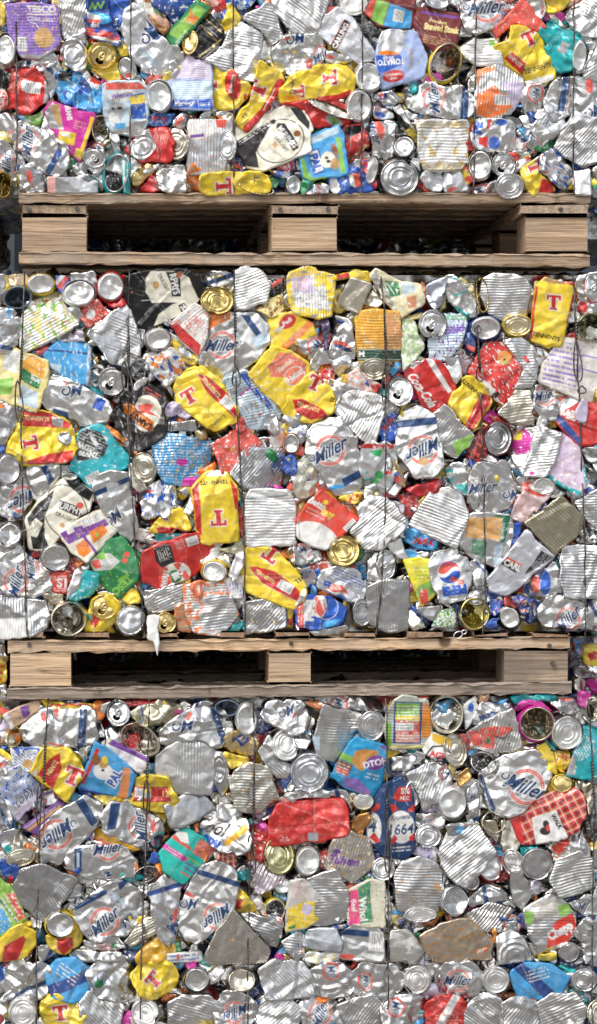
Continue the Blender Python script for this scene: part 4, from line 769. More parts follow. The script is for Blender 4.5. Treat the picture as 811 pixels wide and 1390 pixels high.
F('yellow lager can with an upside down red letter', "218,205 250,165 300,118 390,113 452,200 457,450 400,462 320,467 258,462 240,350", 'y', ('p',"218,200 260,165 262,300 268,440 240,400",'r'), ('p',"415,150 452,200 455,300 440,300",'r'), ('T',357,343,78,183), ('t','TENNENTS',335,165,20,184,'k',.03,0,1.0), ('=',330,148,70,8,184,'k',3), ('p',"290,120 345,100 400,118 390,132 300,135",'s'), z=2.8, cr=.6)
F('yellow lager can end folded under a red edge', "-10,425 60,330 180,280 217,410 130,402", 'y', ('T',95,325,50,150), ('p',"40,400 130,385 210,412 150,425 60,440",'r'), z=1.9)
F('big red can with a black octagon and round badge', "-20,510 60,470 180,430 262,420 357,492 342,545 210,642 60,702 -20,655", 'r', ('p',"30,490 100,465 120,490 142,570 70,590 45,560",'K'), ('=',85,525,60,70,-72,'w',3), ('c',225,455,50,60,-72), ('=',165,475,50,50,-70,'i',3), ('e',140,630,80,62,20,'c'), ('e',140,635,34,32,0,'g'), ('p',"120,625 150,610 160,640 140,660",'w'), ('p',"60,590 100,590 125,660 95,700 62,690",'R'), ('t','SWAN',90,650,28,80,'w',.06,0,.75), ('p',"130,575 160,562 215,640 190,655",'R'), ('t','FORT',172,605,28,55,'w',.06,0,.75), z=2.6, cr=.6)
F('square ribbed silver food can', "493,245 520,203 610,200 702,203 742,280 742,470 620,480 498,482", (.84,.84,.84,.2), ('x','a',.02,3), ('l',"500,245 700,225",10,'S'), k='f', rib=0, rw=.72, rp=4.0, z=2.4, cr=.35, tilt=(0,0))
F('yellow lager can pointing down with a red lens', "463,600 500,498 560,492 642,500 740,600 792,680 780,740 732,797 640,762 500,712", 'y', ('p',"508,590 540,585 640,610 765,720 755,770 700,750 580,680",'r'), ('t','TENNENTS',590,640,20,-36,'Y',.03,0,.85), ('c',692,695,76,48,-30), ('T',620,525,76,145), ('t','TEN',765,655,24,40,'k',.03), ('l',"508,585 580,682 760,775",2,'w'), ('p',"735,795 790,690 795,740 760,790",'s'), z=2.6, cr=.7)
E('white can end with a yellow lip', 335, 612, 64, 56, -15, 'base', 'e', 'y', z=2.2)
F('ribbed food can with peeling orange label', "188,680 280,660 382,655 420,730 452,830 372,932 240,912 200,820", (.78,.76,.74,.4), ('x',(.75,.22,.08,1),.42,8), ('p',"300,720 450,740 450,850 370,930 260,880 280,800",'s'), k='f', rib=5, z=2.0)
F('RS', "190,680 290,655 280,760 220,740", (.78,.20,.08,1), ('x','w',.2,5), z=2.6)
F('R', "-15,705 100,690 192,668 182,790 20,832", 's', rib=22, z=1.9)
E('small gold can end with its tab', 92, 868, 54, 52, 0, 'tab', 'd', z=2.0)
F('grey ribbed food can with scuffed print', "488,770 600,752 692,760 694,890 600,918 498,922", 'S', ('x','Y',.1,6), ('t','CD',600,790,24,0,'w'), k='f', rib=48, z=2.1)
F('white and blue label box', "360,640 480,630 482,750 362,742", 'w', ('=',450,690,50,80,90,'b',4), ('x','q',.3,6), k='f', z=1.4)
F('blue and silver scrap with a yellow dot', "690,50 725,20 765,82 742,142 690,120", 'b', ('e',705,50,7,7,0,'y'), z=2.2)
F('folded cream and silver label can', "720,110 811,-5 860,60 870,190 811,242 740,252", (.66,.66,.56,.4), ('=',780,110,60,160,-60,'w',5), ('x','y',.08,5), z=1.8, cr=1.3)
F('C', "698,500 811,460 840,540 811,585 730,592", 's', z=1.5, cr=1.6)
F('white torn foil scrap', "440,530 482,518 452,640 430,660 408,620", (.8,.76,.80,.5), z=2.8, cr=1.6)
F('olive tin scrap', "350,500 430,480 450,418 492,512 430,527", (.40,.38,.24,.6), ('=',440,490,60,30,5,'v',4), k='f', z=1.2)
F('RS', "452,290 487,290 485,470 455,400", 'r', z=1.2)
F('brown and orange soaked label', "135,790 210,760 222,912 150,905", (.62,.22,.06,1), ('x','v',.4,6), k='f', z=1.4)
F('YS', "690,790 735,795 735,890 692,880", 'y', ('p',"695,850 735,840 735,890 692,880",'r'), z=1.2)
F('C', "350,545 410,520 420,600 370,580", 'v', z=1.4)
t(400, 610)
F('red baked beans food can with yellow and white words', "12,350 60,270 132,203 220,270 322,350 240,430 160,497 90,480 18,440", (.72,.06,.03,1), ('e',100,450,130,85,-20,(.76,.75,.72,1)), ('t','Betta',115,270,36,-28,'w',.05,0,.95), ('t','buy',170,322,34,-25,'y',.05), ('=',105,320,110,36,-25,'i',5), ('c',285,382,70,40,45), ('e',157,263,14,12,0,'y'), ('p',"12,350 22,345 24,440 18,440",'s'), k='f', z=2.5, cr=.4)
E('flat gold food can end with red stamped print', 245, 507, 80, 76, 0, 'food', 'D', z=2.9)
F('bent ribbed silver food can in the middle', "273,410 320,350 300,290 380,228 470,240 567,370 510,430 440,502 350,492", 's', k='f', rib=38, rw=.72, z=2.4)
F('ribbed silver food can with a smooth lower rim', "577,380 630,280 690,200 770,188 840,235 868,320 850,400 808,492 700,440", 's', k='f', rib=-20, rw=.68, rp=4.2, z=2.7, cr=.4)
F('red chilli coloured foil can', "555,200 640,160 722,138 745,180 700,220 620,242", (.55,.02,.03,1), z=1.7, cr=1.4)
F('yellow and red foil can', "213,240 340,203 332,250 290,282", 'y', ('x','r',.45,6), z=1.6)
F('blue sauce can with red lettering', "528,400 590,388 712,460 705,505 600,492 545,460", 'l', ('t','MAX',650,460,34,-8,'r',.06,.3), ('p',"528,330 600,300 600,390 560,380",'b'), ('e',575,315,30,16,0,'R'), ('x','N',.15,6), z=1.9)
F('silver can panel around a tab end', "358,560 400,510 450,498 512,550 450,662 365,655", 'S', z=1.8, cr=.7)
E('oval silver end with the tab in line with the wire', 455, 578, 52, 76, 0, 'tab', 's', z=2.3)
F('silver cola can with a small globe', "103,640 150,600 220,590 300,600 372,690 350,740 300,777 180,722 110,692", (.75,.77,.82,.3), ('=',270,640,170,70,-22,'b',4), ('G',215,725,52,-20), ('t','SI',155,680,34,70,'b',.07), ('p',"150,700 200,690 190,720 165,715",'R'), z=2.1, cr=1.2)
F('bright blue cola can with a white name', "-5,800 60,728 182,735 262,800 242,862 130,908 15,892", 'b', ('p',"0,755 45,750 45,890 15,890",'R'), ('=',25,830,90,20,85,'w',4), ('l',"45,750 45,890",5,'w'), ('e',125,785,44,56,0,'w'), ('p',"100,735 130,738 170,800 130,840 85,800",'R'), ('p',"118,735 150,738 150,820 140,790",'w'), ('t','PEPSI',74,805,42,88,'w',.09,0,.8), ('o',165,790,60,62,0,3,'w'), ('p',"130,900 160,860 240,850 200,885",'l'), z=2.7, cr=.8)
F('upright ribbed food can at the foot of the wire', "363,690 440,660 572,655 577,900 470,912 363,862", 'S', k='f', rib=90, rw=.85, rp=3.6, z=2.3, cr=.3)
E('FE', 338, 815, 50, 70, 0, 'food', 'S', z=1.9)
F('yellow and green label can', "543,552 620,545 682,550 737,680 700,730 640,785 600,700", (.80,.70,.04,1), ('p',"600,720 620,680 720,640 737,680 690,730 645,770",'G'), ('p',"620,705 665,695 675,770 635,780",'R'), ('x','c',.1,5), ('=',640,620,80,60,0,'G',5), k='f', z=2.2, cr=.4)
F('silver diet cola can with an upside down name', "670,560 700,510 800,492 860,540 885,600 880,680 850,745 740,765 690,700 668,620", 's', ('G',775,615,56,10), ('t','diet',810,660,32,160,'R',.04,.3), ('t','PEPSI',800,705,44,188,'b',.08,0,.9), ('=',760,570,100,16,10,'b',4), z=2.3, cr=.8)
F('silver beer can fragment with small script', "-10,590 110,600 102,680 40,692 -10,660", 's', ('M',55,615,80,10), z=1.4, cr=1.5)
F('C', "-10,470 130,498 145,560 20,592 -10,560", 's', z=1.3, cr=1.8)
F('white smooth can flank', "458,480 530,440 572,552 522,545", 'e', z=2.0, cr=.5)
F('C', "560,500 690,510 640,550 570,550", 's', z=1.3)
F('gold leaf shaped foil beside a cola scrap', "505,60 565,190 500,170 498,110", 'd', ('e',520,140,26,34,0,'b'), ('e',520,150,20,20,0,'R'), z=1.6)
F('C', "568,780 672,890 580,905 560,840", 'v', z=1.8)
F('silver folded tin wedge', "600,790 735,778 702,860 642,842", 'S', z=2.0, cr=.5, k='f')
F('green and white patterned label can', "690,885 720,808 800,790 812,850 800,890", 'w', ('x','g',.4,4), ('x','R',.15,3), ('x','G',.3,3), k='f', z=1.9)
F('crumpled silver can on the pallet edge', "60,905 280,870 262,935 100,938", 's', z=1.3, cr=1.5)
F('white foil with purple print', "458,250 562,270 542,340 480,302", (.7,.66,.72,.5), ('=',510,290,60,30,20,'p',4), z=1.4)
F('small orange topped white can', "115,575 170,560 200,600 150,640 120,610", 'w', ('p',"115,575 170,560 180,590 130,605",(.85,.15,.08,1)), z=2.6)
E('B', 500, 800, 40, 40, 0, 'base', 's', z=.6)
t(591, 610)
F('silver beer can printed only in navy', "163,140 200,68 280,60 352,60 412,200 372,312 250,322 170,302", 's', ('o',215,220,46,46,0,3,'w'), ('t','Miller',235,190,52,6,'w',.08,.5,.85), ('t','Miller',235,190,52,6,'n',.02,.5,.85), ('S',385,225,75,0), z=2.0, cr=1.1)
F('silver can with an orange panel and green strip', "108,420 130,360 180,320 382,323 382,470 320,602 190,552 120,482", 's', ('p',"150,335 335,330 330,455 150,440",(.70,.38,.12,1)), ('x','v',.1,5), ('p',"270,320 378,322 350,470 320,468 338,340",(.02,.16,.08,1)), ('t','ROWNTE',338,400,18,84,'w',.02,0,.8), ('p',"185,450 260,460 250,560 180,520",(.1,.25,.15,1)), ('x','s',.12,4), ('p',"300,480 345,475 325,590 295,590",'j'), k='f', z=2.2)
F('pale lager can with a slanted black tag', "268,640 360,530 450,408 530,480 592,540 480,640 370,722 290,702", (.70,.72,.78,.45), ('p',"448,635 530,500 592,542 480,620",'K'), ('=',530,560,110,50,45,'z',3), ('p',"355,540 435,580 405,620 328,572",'k'), ('p',"350,548 360,536 436,576 430,586",'R'), ('t','CARL',388,580,32,-26,'w',.06,0,.85), ('l',"300,640 350,625 330,600",4,'z'), ('l',"470,430 500,560 360,720",3,'z'), z=2.5, cr=.6)
F('olive ribbed food can set on its corner', "443,370 530,310 622,233 742,330 732,410 660,480 600,532 520,440", (.50,.46,.34,0), k='f', rib=-42, rw=.78, z=2.9, cr=.4)
F('pink and white foil can', "378,345 410,240 440,155 500,148 622,190 560,262 450,362", (.78,.60,.62,.7), ('e',500,200,70,30,-20,'R'), ('e',510,195,45,18,-20,'w'), ('=',430,260,80,120,-10,'i',4), z=1.9, cr=1.5)
E('B', 545, 185, 60, 45, -10, 'base', 'e', z=2.2)
F('blue foil scrap', "385,370 440,358 432,420 370,502", 'b', z=1.5)
F('silver cola can with a blue and red roundel', "388,700 450,650 520,600 600,558 642,700 600,742 430,745", 's', ('e',545,665,30,62,0,'b'), ('p',"480,630 520,640 515,720 480,715",'R'), ('t','PE',448,705,36,80,'b',.07), ('p',"395,690 440,690 435,745 395,740",'R'), z=2.1)
F('dull ribbed food can beside the last wire', "640,478 800,478 830,540 830,740 650,742 618,640", 'S', k='f', rib=0, rw=.8, z=2.2, cr=.6)
E('crushed open can with a gold inside', 195, 820, 76, 82, 0, 'open', (.75,.66,.25,0), 'S', z=2.7)
E('B', 205, 740, 50, 40, 0, 'lid', 's', z=1.6, k='b')
F('silver beer can with blurred navy and red print', "503,800 560,735 740,740 765,800 760,862 700,897 540,892", 's', ('M',665,850,150,30), ('l',"600,750 640,745",7,'w'), z=2.2, cr=1.6)
E('B', 370, 842, 50, 60, 30, 'base', 'e', 'k', z=2.2)
F('blue foil can with red specks', "265,740 372,760 330,800 290,835", 'b', ('x','R',.25,4), ('x','w',.12,4), z=1.7)
F('royal blue foil scrap', "238,870 320,850 315,898 250,892", 'b', z=2.0, cr=1.5)
F('silver can with a blue stripe', "165,560 210,545 248,560 255,680 190,692 175,620", (.7,.7,.7,.3), ('l',"195,555 245,610",10,'b'), z=1.6)
F('teal and silver foil can', "35,90 130,60 182,140 160,235 90,192", 's', ('p',"50,100 90,95 90,170 50,150",'t'), ('p',"95,180 160,170 160,235 110,205",'t'), ('t','gp',75,130,30,0,'w',.04), z=1.8)
F('ribbed can cut by the frame edge', "690,262 811,190 830,190 830,405 760,362", 's', k='f', rib=0, z=1.9)
F('dark blue and red scraps', "380,740 440,740 500,760 460,840 420,820", 'N', ('x','R',.3,5), ('x','y',.2,5), z=1.2)
F('C', "760,752 830,742 830,885 762,885", 's', z=1.6)
F('black and silver can edge', "690,440 760,395 830,400 830,470 740,470", 'K', ('x','s',.4,6), z=1.2)
t(400, 360)
F('yellow lager can under the ravioli can with a red lens', "-60,720 -20,640 40,570 95,535 190,620 214,682 190,742 90,795 -30,765", 'y', ('T',104,590,74,-25), ('p',"-10,672 40,668 150,730 175,765 90,780 10,740",'r'), ('t','TENNENTS',70,712,20,-22,'Y',.03,0,.9), ('t','TE',196,680,20,70,'k'), z=1.7, cr=.9)
F('silver folded can beside two wires', "150,600 260,620 230,690 200,740 190,650", 's', z=1.6)
F('crushed silver drinks can with a blue flash', "-10,760 60,790 70,850 20,930 -60,900", 's', ('x','b',.2,5), z=1.5)
F('lime and silver foil scrap', "590,440 660,470 610,540 560,520", 'G', ('x','s',.4,4), z=1.6)
F('red folded foil beside the upright can end', "440,480 490,560 470,600 430,570", 'R', z=1.9)
F('silver lid folded in two', "740,440 811,470 820,560 770,560", 's', z=1.5)
t(591, 610)
F('R', "690,830 750,780 790,900 720,900", 's', rib=70, z=.8)
# ================================================================ BOTTOM BALE
t(0, 935)
F('peach and purple label food can', "15,130 100,85 190,58 202,100 120,170 60,202", (.62,.42,.26,1), ('p',"100,90 140,80 160,130 120,150",'p'), ('p',"15,128 40,118 75,195 60,205",'w'), ('x','p',.15,4), k='f', z=1.8)
F('yellow and red foil rim', "188,60 240,50 330,68 462,70 482,115 460,130 240,110", 'y', ('l',"245,75 440,78",10,'r'), z=1.5)
F('plain silver beer can with a faded navy band', "105,195 120,140 160,110 300,82 470,90 492,250 430,287 200,292 112,262", (.76,.76,.75,.0), ('r',415,200,46,200,-4,'n'), ('x','S',.22,5), ('e',212,140,14,26,20,'R'), ('e',275,110,12,30,0,'R'), ('l',"240,270 320,285",9,'R'), ('l',"250,110 262,150",6,'n'), z=2.1, cr=1.1)
E('dented drinks can end with a dark mouth', 592, 120, 60, 66, 10, 'tab', 'S', 'K', z=2.1)
F('cream gold crumpled can with a blue stripe', "640,130 700,72 811,66 900,80 980,110 960,165 860,172 720,192", (.74,.70,.52,.2), ('l',"705,80 720,150 700,185",8,'b'), z=1.7, cr=1.9)
E('OP', 700, 252, 108, 74, -35, 'open', 'v', z=2.1)
F('lilac and white striped label can', "525,300 560,250 650,300 742,342 742,400 690,425 600,360", 'w', ('p',"560,250 700,320 740,345 735,365 640,320 540,275",'p'), ('=',650,370,150,50,-32,'q',4), k='f', z=1.9)
F('dog food can with a small dog picture', "395,500 440,380 480,270 530,290 650,390 680,440 640,550 520,530 440,515", 'l', ('p',"480,290 500,300 420,480 405,475",'r'), ('e',515,410,50,44,-30,'w'), ('e',480,350,24,28,0,'B'), ('e',520,370,22,26,-30,'a'), ('e',515,405,10,8,0,'k'), ('t','PAL',575,445,46,60,'w',.16,0,.8), ('t','PAL',575,445,46,60,'b',.04,0,.8), ('e',525,350,14,20,20,'y'), ('p',"620,390 655,400 640,550 580,555 600,500",(.8,.3,.1,1)), ('p',"400,490 560,540 540,560 400,515",'b'), k='f', z=2.3, cr=.4)
F('yellow lager can folded to a point', "155,420 190,350 220,295 350,300 400,360 422,425 380,500 330,572 240,490", 'y', ('p',"185,430 250,350 300,320 310,400 265,510 225,470",'r'), ('T',368,440,92,-22), ('t','NENTS',262,395,24,58,'Y',.03,0,.8), ('p',"155,425 185,400 180,440",'w'), z=2.6, cr=.8)
F('blue and white cat food label can', "60,295 200,288 222,330 150,422 60,382", 'w', ('=',130,350,150,120,-35,'b',3.5), ('p',"60,293 200,290 215,325 90,330",'b'), ('t','Kattm',145,312,26,4,'w',.04), ('e',140,375,26,22,0,'a'), k='f', z=1.8)
F('blue and silver torn label can', "-20,430 100,378 210,478 205,520 90,662 -20,560", (.6,.62,.68,.4), ('=',110,500,180,150,45,'b',3), ('x','b',.25,6), ('t','topy',130,540,50,50,'w',.06,.4), ('t','topy',130,540,50,50,'N',.0,.4), ('p',"70,620 190,520 200,540 90,665",'q'), k='f', z=2.0)
F('C', "-20,330 60,350 85,400 20,442 -20,440", 's', z=1.4)
E('OP', 75, 240, 36, 52, -20, 'open', 'D', z=1.4)
F('yellow lager can with a wide red barcode panel', "650,572 680,440 780,428 850,440 900,560 880,612 811,615", 'y', ('p',"660,490 840,490 860,570 655,575",'r'), ('c',712,525,90,52,-4), ('t','13',830,525,30,0,'Y',.03), z=1.9)
F('tilted silver beer can with a bold script roundel', "200,690 330,580 430,525 512,580 490,690 440,740 300,880 215,860", 's', ('M',285,730,185,204), ('p',"375,560 415,545 500,660 460,690",'n'), z=2.2, cr=.7)
F('silver beer can with a sideways red ring', "498,640 560,558 700,590 780,640 775,760 680,792 520,722", 's', ('p',"555,575 605,570 580,700 535,705",'n'), ('M',705,690,150,84), z=2.1, cr=.9)
F('purple and orange label box', "110,690 300,555 325,580 240,680 200,740", 'p', ('l',"130,715 310,580",14,(.75,.4,.1,1)), ('l',"120,700 300,570",4,'w'), k='f', z=1.6)
F('dark striped silver can at the frame edge', "-20,530 30,560 65,640 60,740 -20,760", 'S', ('l',"-10,590 60,700",18,'n'), z=2.0)
F('C', "160,580 220,530 245,560 180,622", 's', z=1.2)
F('red foil under the pallet edge', "480,60 600,52 820,50 820,75 600,85 490,90", 'r', z=.6)
F('C', "390,300 470,270 440,380 410,360", 's', ('=',430,320,60,80,80,'w',3), z=1.4)
t(200, 935)
E('OP', 400, 95, 62, 42, 0, 'open', 'h', z=1.2)
F('silver beer can with navy initial and slanted band', "68,210 90,180 180,110 240,82 340,74 430,170 425,240 350,300 250,252 80,282", 's', ('S',180,180,95,5), ('p',"315,90 350,80 400,260 370,285",'n'), ('e',210,130,12,24,-20,'R'), ('x','v',.08,6), z=2.1, cr=1.0)
E('white oval can end with a square dent', 500, 155, 56, 86, 0, 'base', 'e', z=2.5)
F('pale gold can with upside down navy letters', "358,292 430,190 552,250 545,300 530,335 440,330", (.66,.50,.24,.3), ('t','VEL',487,245,52,214,'N',.05,0,1.0), z=2.2)
F('silver beer can with a single navy swirl', "558,130 620,58 700,60 790,70 820,150 800,200 740,227 640,190", 's', ('S',702,112,75,20), ('p',"745,120 765,130 750,150 735,145",'R'), ('l',"580,210 640,170",5,'R'), z=2.0, cr=1.3)
F('large plain octagonal food can', "48,332 100,290 150,260 335,272 335,400 320,530 220,530 110,520 45,420", (.66,.66,.66,.15), k='f', rib=90, rw=.4, ra=.3, z=2.4, cr=.35)
E('bright round food can end tilted on a ribbed body', 700, 278, 72, 80, -20, 'food', 'e', z=2.7)
F('R', "548,310 620,230 660,350 742,382 700,440 655,457 600,400", 's', rib=-38, z=2.0)
E('large grey round food can end', 813, 420, 94, 100, 0, 'food', 'X', z=2.5)
F('yellow crumpled foil', "370,308 510,340 502,382 425,402", 'y', ('x','D',.2,4), z=1.6, cr=1.6)
F('half turned silver can with a red edge', "330,310 380,315 415,400 405,500 375,540 330,480", 'S', ('l',"385,540 412,470",12,'y'), rings=[(360,400,30,70,0)], z=1.7, k='f')
F('stained ribbed food can beside the wire', "408,440 500,368 610,388 662,550 560,632 440,602", (.72,.70,.62,0), ('x','O',.08,9), k='f', rib=-2, rw=.8, z=2.4)
F('flat silver food can with a folded corner', "88,582 150,550 220,508 282,530 352,600 180,692 120,692", 'S', k='f', z=2.2, cr=.35)
F('silver can with black script and an orange strip', "250,690 330,550 400,555 520,680 510,800 380,835 300,770", 's', ('t','Cool',330,690,70,-15,'K',.03,.5,.8), ('t','Lapu',310,755,50,-25,'b',.06,0,.9), ('p',"490,670 510,700 390,790 385,760",(.85,.45,.03,1)), ('=',380,610,80,60,-40,'z',3), z=1.9, cr=1.2)
F('bright red flattened can', "610,780 618,640 650,575 740,555 811,553 975,548 1000,600 1002,700 980,730 890,760 660,785", 'r', ('x','R',.2,8), ('=',690,750,50,30,0,'w',3), ('r',830,740,50,40,0,'z'), z=2.4, cr=.8)
F('red foil strip beside the wire', "510,680 560,650 610,640 605,760 570,880 530,840", 'r', ('x','w',.12,4), z=1.5)
F('blue foil scrap', "660,460 722,398 705,530 680,520", 'b', ('x','G',.1,4), z=1.4)
F('C', "690,530 780,495 815,545 720,562", 'e', z=2.0)
F('C', "180,90 280,55 340,75 230,110", 's', z=1.4)
F('red and green lid strip', "500,655 525,640 530,665 505,680", 't', z=1.6)
t(400, 935)
F('square ribbed food can split into two panels', "108,215 140,80 240,105 342,130 322,210 262,300 200,372 120,335 92,250", 's', ('p',"105,230 300,235 262,300 200,372 95,345",(.62,.62,.60,.2)), ('r',105,270,40,70,0,'j'), ('x','O',.05,6), k='f', rib=-4, rw=.5, rp=4.0, z=2.3, cr=.3)
E('round food can end against the wire', 386, 185, 68, 78, 0, 'food', 's', z=2.4)
F('C', "90,40 250,20 432,60 442,112 300,112 180,90", 'S', z=1.3, cr=2)
F('bright blue dog food can', "182,440 240,330 300,238 440,280 462,300 440,490 392,552 250,490", (.02,.34,.66,1), ('r',265,345,80,34,-22,'G'), ('r',248,380,80,34,-22,'B'), ('r',238,410,70,30,-22,'R'), ('=',238,400,60,70,-22,'w',4), ('p',"300,310 350,300 420,310 410,370 350,390 340,410 310,400 285,360",(.65,.30,.08,1)), ('e',405,370,52,36,15,'p'), ('t','DTOH',405,370,32,12,'w',.03), ('=',390,440,70,40,-15,'w',5), ('p',"245,440 320,450 385,520 380,545 250,490",'P'), ('e',445,290,14,10,0,'p'), k='f', z=2.6, cr=.5)
F('multicoloured label food can with a blue frame', "450,200 465,120 500,60 545,35 662,55 690,200 685,295 480,302", (.62,.64,.56,.6), ('p',"630,70 670,70 688,240 640,250",(.8,.3,.04,1)), ('r',566,170,142,210,-2,'N'), ('r',566,115,122,86,-2,'G'), ('r',566,195,122,70,-2,'R'), ('r',566,145,122,22,-2,'y'), ('r',566,248,122,40,-2,'i'), ('c',550,190,90,40,0), ('=',566,170,110,180,0,'w',4), ('r',470,230,30,120,0,'G'), ('l',"490,290 690,292",16,'Y'), k='f', rib=0, ra=.25, z=2.4, cr=.4)
E('open food can with a square crushed opening', 757, 126, 82, 96, 0, 'open', 'v', z=2.6)
F('yellow and orange label with dark arc', "640,300 690,220 780,245 792,330 740,352 650,330", 'w', ('p',"690,220 780,245 785,300 730,280 690,260",(.8,.5,.03,1)), ('l',"660,330 690,290 740,285 780,320",9,'K'), ('t','AGE',715,330,30,-12,'r',.06), k='f', z=1.9)
F('folded ribbed can with a wide silver fan', "548,430 640,380 742,358 792,440 722,562 640,602 605,500", 's', k='f', rib=70, rw=.85, z=2.1)
E('B', 590, 530, 46, 76, 0, 'base', 's', z=1.8)
F('silver can with a green dot', "468,340 620,330 570,410 480,425", 's', ('r',625,350,18,50,0,'g'), z=1.6)
F('navy lager can with white ovals and red ribbons', "345,700 380,600 440,490 480,462 530,450 590,510 602,700 600,800 540,845 440,830 370,760", 'n', ('p',"490,545 520,490 578,485 582,560 520,562",'r'), ('t','5%',552,510,26,0,'w',.04), ('t','ALC',548,545,18,0,'w',.02), ('e',400,700,36,75,0,'w'), ('t','4',392,690,56,0,'n',.03,.2), ('e',532,690,66,82,0,'w'), ('t','Kronenb',530,640,24,8,'n',.02,.5,.85), ('t','1664',534,700,52,5,'n',.02,.2,.9), ('p',"385,600 430,570 425,600 390,625",'r'), ('p',"475,580 500,575 520,600 490,620",'r'), ('p',"565,600 600,570 600,610 570,615",'r'), ('p',"375,745 400,720 432,760 410,775",'r'), ('p',"475,765 500,725 515,750 490,780",'r'), ('p',"570,740 598,715 598,755 575,760",'r'), ('=',530,800,100,24,6,'w',5), z=2.7, cr=.4)
E('round drinks can base with an embossed mark', 792, 572, 74, 86, 0, 'base', 'e', z=2.6)
E('white can end over gold foil', 345, 565, 52, 42, 0, 'lid', 'e', 'd', z=1.9, k='b')
F('copper coloured foil', "255,720 300,640 375,610 385,650 350,700 330,760", (.62,.30,.10,.3), z=2.0, cr=1.4)
F('silver can with small red and navy print', "598,620 752,618 758,700 620,730 598,690", 's', ('M',665,655,70,0), z=1.7, cr=1.5)
F('C', "-10,180 70,130 110,160 60,290 0,290", 's', ('e',60,215,14,12,0,'l'), z=1.5, cr=1.6)
F('red and green strip under the pallet', "440,25 470,20 660,32 660,50 470,42", 'R', z=.6)
F('C', "0,500 120,490 260,500 290,560 280,640 240,540 60,545", 's', z=1.6, cr=1.5)
t(591, 935)
F('silver and navy crumpled can', "178,175 200,110 270,60 392,68 380,100 300,150 200,185", 's', ('p',"200,150 280,110 330,120 210,180",'n'), ('e',315,65,26,16,0,'n'), z=2.1, cr=1.4)
F('pale blue label can with a blue oval', "140,85 200,40 215,80 190,160 150,205", 'w', ('e',180,90,18,26,0,'b'), ('x','l',.2,4), k='f', z=1.6)
F('ribbed food can with torn red label', "158,222 260,150 392,88 442,300 380,310 300,325 180,292", (.72,.71,.69,.1), ('p',"160,220 280,185 390,190 380,215 300,250 290,310 190,290",'R'), ('x','s',.22,5), ('x','K',.05,5), ('l',"290,235 340,250 385,205",9,(.1,.1,.1,1)), ('e',265,262,10,20,-20,'g'), k='f', rib=75, ra=.45, z=2.3, wear=.3)
E('open food can with a magenta rim', 505, 172, 88, 88, 0, 'open', 'V', 'm', z=2.5)
F('magenta foil collar', "398,90 440,60 520,58 585,110 560,115 480,80 410,120", 'm', z=1.8)
F('turquoise strip under the pallet', "365,30 590,28 600,62 480,60 400,82", 't', z=1.2)
E('round food can end with three white rings', 660, 220, 80, 84, 0, 'food', 'e', 's', z=2.6)
F('C', "555,62 700,38 742,112 700,130 620,120", 's', ('e',640,40,60,14,0,'R'), z=1.5, cr=1.7)
F('magenta foil scrap', "718,20 782,15 765,100 720,82", 'm', z=1.5)
E('OP', 785, 100, 34, 62, 0, 'open', 'v', z=1.9)
F('turquoise and white label can at the edge', "652,430 690,320 742,200 830,195 830,455 740,450", (.02,.42,.48,1), ('=',735,290,110,110,-62,'w',3.4), ('p',"660,330 700,330 700,430 655,425",'z'), ('x','w',.1,8), k='f', z=2.2, cr=.5)
F('YS', "498,290 560,258 600,360 610,425 560,400", 'y', z=1.6)
F('yellow foil with red patches', "588,300 680,310 655,392 640,430 600,400", 'y', ('t','103',645,335,22,-15,'r',.05), ('x','r',.3,4), z=1.5)
E('open ribbed tin tipped on its side', 240, 368, 68, 52, -15, 'open', 's', z=2.0)
E('oval food can end standing on edge', 100, 305, 60, 86, 15, 'food', 'v', z=1.7)
F('red box edge beside an oval end', "110,225 155,220 190,300 170,320", 'r', z=1.2)
F('very large silver beer can with a diagonal script roundel', "225,430 280,380 340,330 420,312 500,305 545,350 587,420 540,520 430,620 330,640 270,600", (.78,.78,.78,0), ('M',455,490,215,-38), ('l',"225,440 290,600",26,'n'), ('=',350,520,60,80,-25,'z',4), z=2.2, cr=.7)
E('gold can end in a yellow collar', 632, 472, 54, 46, -10, 'lid', 'd', 'y', z=2.0, k='b')
F('YS', "545,460 600,420 692,448 685,505 560,530", 'y', z=1.6)
F('red checked can with a white picture panel', "368,640 430,590 540,530 640,490 690,488 742,530 748,640 700,710 600,760 440,775", (.72,.02,.03,1), ('#',26,11.5), ('p',"370,640 420,620 440,780 400,780",(.7,.03,.03,1)), ('p',"480,650 605,605 640,700 660,750 500,790",'w'), ('e',550,680,16,18,0,'K'), ('e',545,715,26,20,0,'K'), ('e',560,700,10,16,0,'r'), ('t','WALK',605,665,26,-62,'K',.05,0,.8), ('e',405,625,20,12,40,'l'), z=2.7, cr=.5)
E('open tin with silver folds at its mouth', 290, 665, 62, 56, 0, 'open', 'V', z=1.9)
F('copper foil scrap', "105,432 170,378 182,445 120,482", (.66,.40,.14,.2), z=1.5, cr=1.8)
F('silver beer can with a partly hidden swirl', "150,520 210,448 235,600 200,700 165,660", 's', ('S',180,535,50,0), ('e',205,655,28,14,30,'n'), z=1.8)
F('C', "-10,380 60,370 90,460 60,560 -10,560", 's', z=1.6)
F('C', "40,690 120,650 230,690 220,740 60,740", 's', z=1.9, cr=1.4)
F('gold brown tin scrap', "700,455 790,470 800,560 760,640 745,540", 'V', ('=',760,520,40,60,60,'v',3), z=1.5)
F('blue red edge can', "770,560 830,560 830,680 780,680", 'z', ('x','N',.3,5), z=1.6)
F('C', "200,30 250,10 280,25 240,80", (.8,.45,.25,.4), z=1.3)
t(0, 1115)
E('oval tin end over a blue can', 105, 182, 78, 46, 14, 'lid', 'v', z=2.2)
